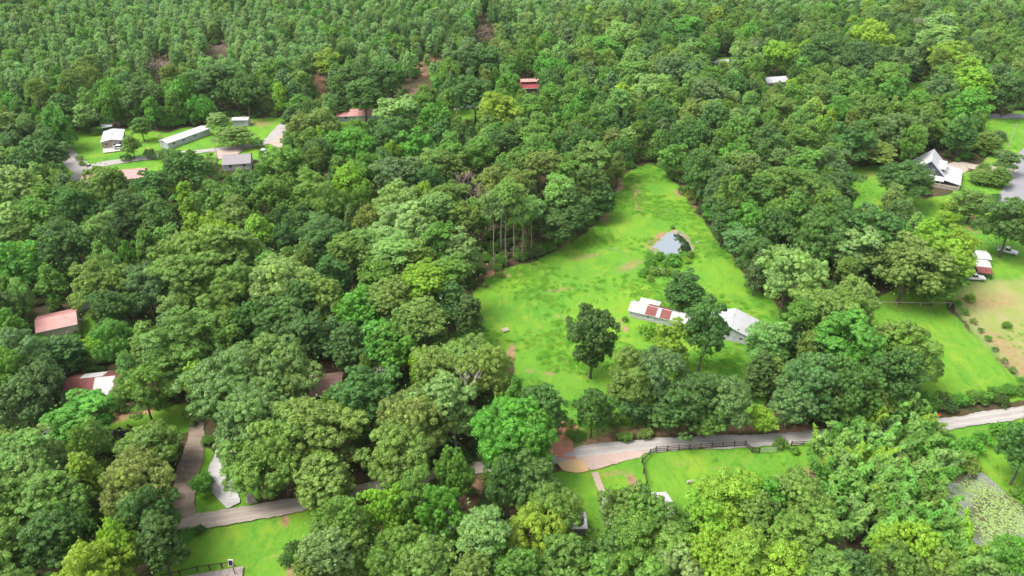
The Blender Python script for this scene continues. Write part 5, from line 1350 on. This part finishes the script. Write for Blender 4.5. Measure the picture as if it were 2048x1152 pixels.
for i, (x, yb, yt, lab) in enumerate([(312,165,118,'left'),(325,172,112,'second from left'),(338,168,120,'third from left'),(420,122,88,'left'),(436,125,86,'middle'),(450,120,90,'right'),(968,85,52,'lone')]):
    wh = 'in the brown dead patch of the pines, upper left' if i < 3 else 'in the farther brown dead patch of the pines' if i < 6 else 'standing at the top middle of the pines'
    dead(f'brown leafless tree, {lab}, {wh}' if i < 6 else f'lone brown leafless tree {wh}', x, yb, yt, 20 + i, 'brownwood', 2.3, depth=6)

# grass tufts and meadow weeds
def grass_protos():
    out = []
    for s in range(3):
        r = np.random.default_rng(400 + s); n = 260
        c = r.normal(size=(n, 3)) * np.array([.55, .55, 0]); hgt = r.uniform(.05, .3, n); c[:, 2] = hgt
        th = r.uniform(0, 6.28, n); nn = np.stack([np.cos(th), np.sin(th), r.uniform(.2, 1.0, n)], 1)
        out.append(leaf_mesh("grass_tuft", c, nn, r.uniform(.08, .2, n), 0.35, (r.uniform(.8, 1.2, n), r.uniform(0, .5, n)), [M['leaf']], seed=s))
    return out
MEADM = raster([MEADOW, RIGHT_FIELD, DRIVE_LAWN, LOW_LAWN, POND_LAWN, RIGHT_LAWN, DRY_FIELD]); WETM = raster(LANES + [POND, LILY_POND]); WILDM = raster([MEADOW, POND_LAWN])
gitems = []; r3 = random.Random(9); tries = 0
while len(gitems) < 3000 and tries < 120000:
    tries += 1
    y = 60 + 330 * math.sqrt(r3.random()); x = r3.uniform(-1, 1) * (y * .75 + 30)
    px, py = pix(x, y, 0)
    if not look(MEADM, px, py): continue
    if look(WETM, px, py): continue
    nz = math.sin(x * .16 + 1.3 * math.sin(y * .11)) + math.sin(y * .21 + x * .05)
    wild = look(WILDM, px, py)
    if nz + r3.uniform(-.9, .9) < (0.35 if wild else 1.4): continue
    s = r3.uniform(.35, .9) * (1 if wild else .6)
    tn = r3.choice(((.13, .34, .03), (.19, .38, .035), (.12, .31, .03), (.22, .38, .04)))
    gitems.append((x, y, (s * 1.3, s, s * (.9 if wild else .6)), r3.randrange(3), tn, r3.uniform(0, 6.28)))
mass('meadow_grass', 'uneven tufts of long bright green grass across the meadow and lawns', gitems, grass_protos())

# lily pads
PADS = [(1908,972),(1955,958),(1998,972),(2045,1022),(2060,1060),(2030,1092),(1992,1112),(1968,1096),(1962,1062),(1944,1040),(1962,1022),(1950,1004),(1925,992)]; PADS2 = [(1890,985),(1915,965),(1945,1000),(1940,1012),(1895,1006)]
r4 = random.Random(31); q = MB(); lp = worldpoly(LILY_POND); bx = [p[0] for p in lp]; by = [p[1] for p in lp]; cnt = 0
while cnt < 2600:
    x = r4.uniform(min(bx), max(bx)); y = r4.uniform(min(by), max(by))
    if not inpoly(np.float64(x), y, lp): cnt += 0.2; continue
    px, py = pix(x, y, 0)
    px += r4.gauss(0, 8); py += r4.gauss(0, 5)
    if not (inpoly(px, py, PADS) or (inpoly(px, py, PADS2) and r4.random() < .5)): cnt += .2; continue
    cnt += 1; r = r4.uniform(.10, .27); a0 = r4.uniform(0, 6.28)
    q.poly([(x + r * math.cos(a0 + k * .95), y + r * math.sin(a0 + k * .95), Z0 + 0.045 + r4.uniform(0, .03)) for k in range(6)] + [(x, y, Z0 + 0.05)])
M['pad'] = simple("lily_pad_leaf", (0.14, 0.24, 0.06), 0.45, nscale=1.5, col2=(0.22, 0.28, 0.10))
q.build('lily_pads', M['pad'], label='carpet of pale green lily pads on the muddy pond', cat='lily pads', kind='stuff')

# ---------------------------------------------------------------- the air
m, nt, out = newmat("haze_air"); pv = nt.nodes.new("ShaderNodeVolumePrincipled")
pv.inputs["Color"].default_value = (0.86, 0.92, 0.95, 1); pv.inputs["Density"].default_value = 0.00004; pv.inputs["Anisotropy"].default_value = 0.2
nt.links.new(pv.outputs[0], out.inputs["Volume"])
q = MB(); q.box(-1500, 1500, -320, 1600, -2.5, HC + 12)
q.build('haze', m, kind='stuff', label='thin pale summer haze over the whole valley', cat='haze')
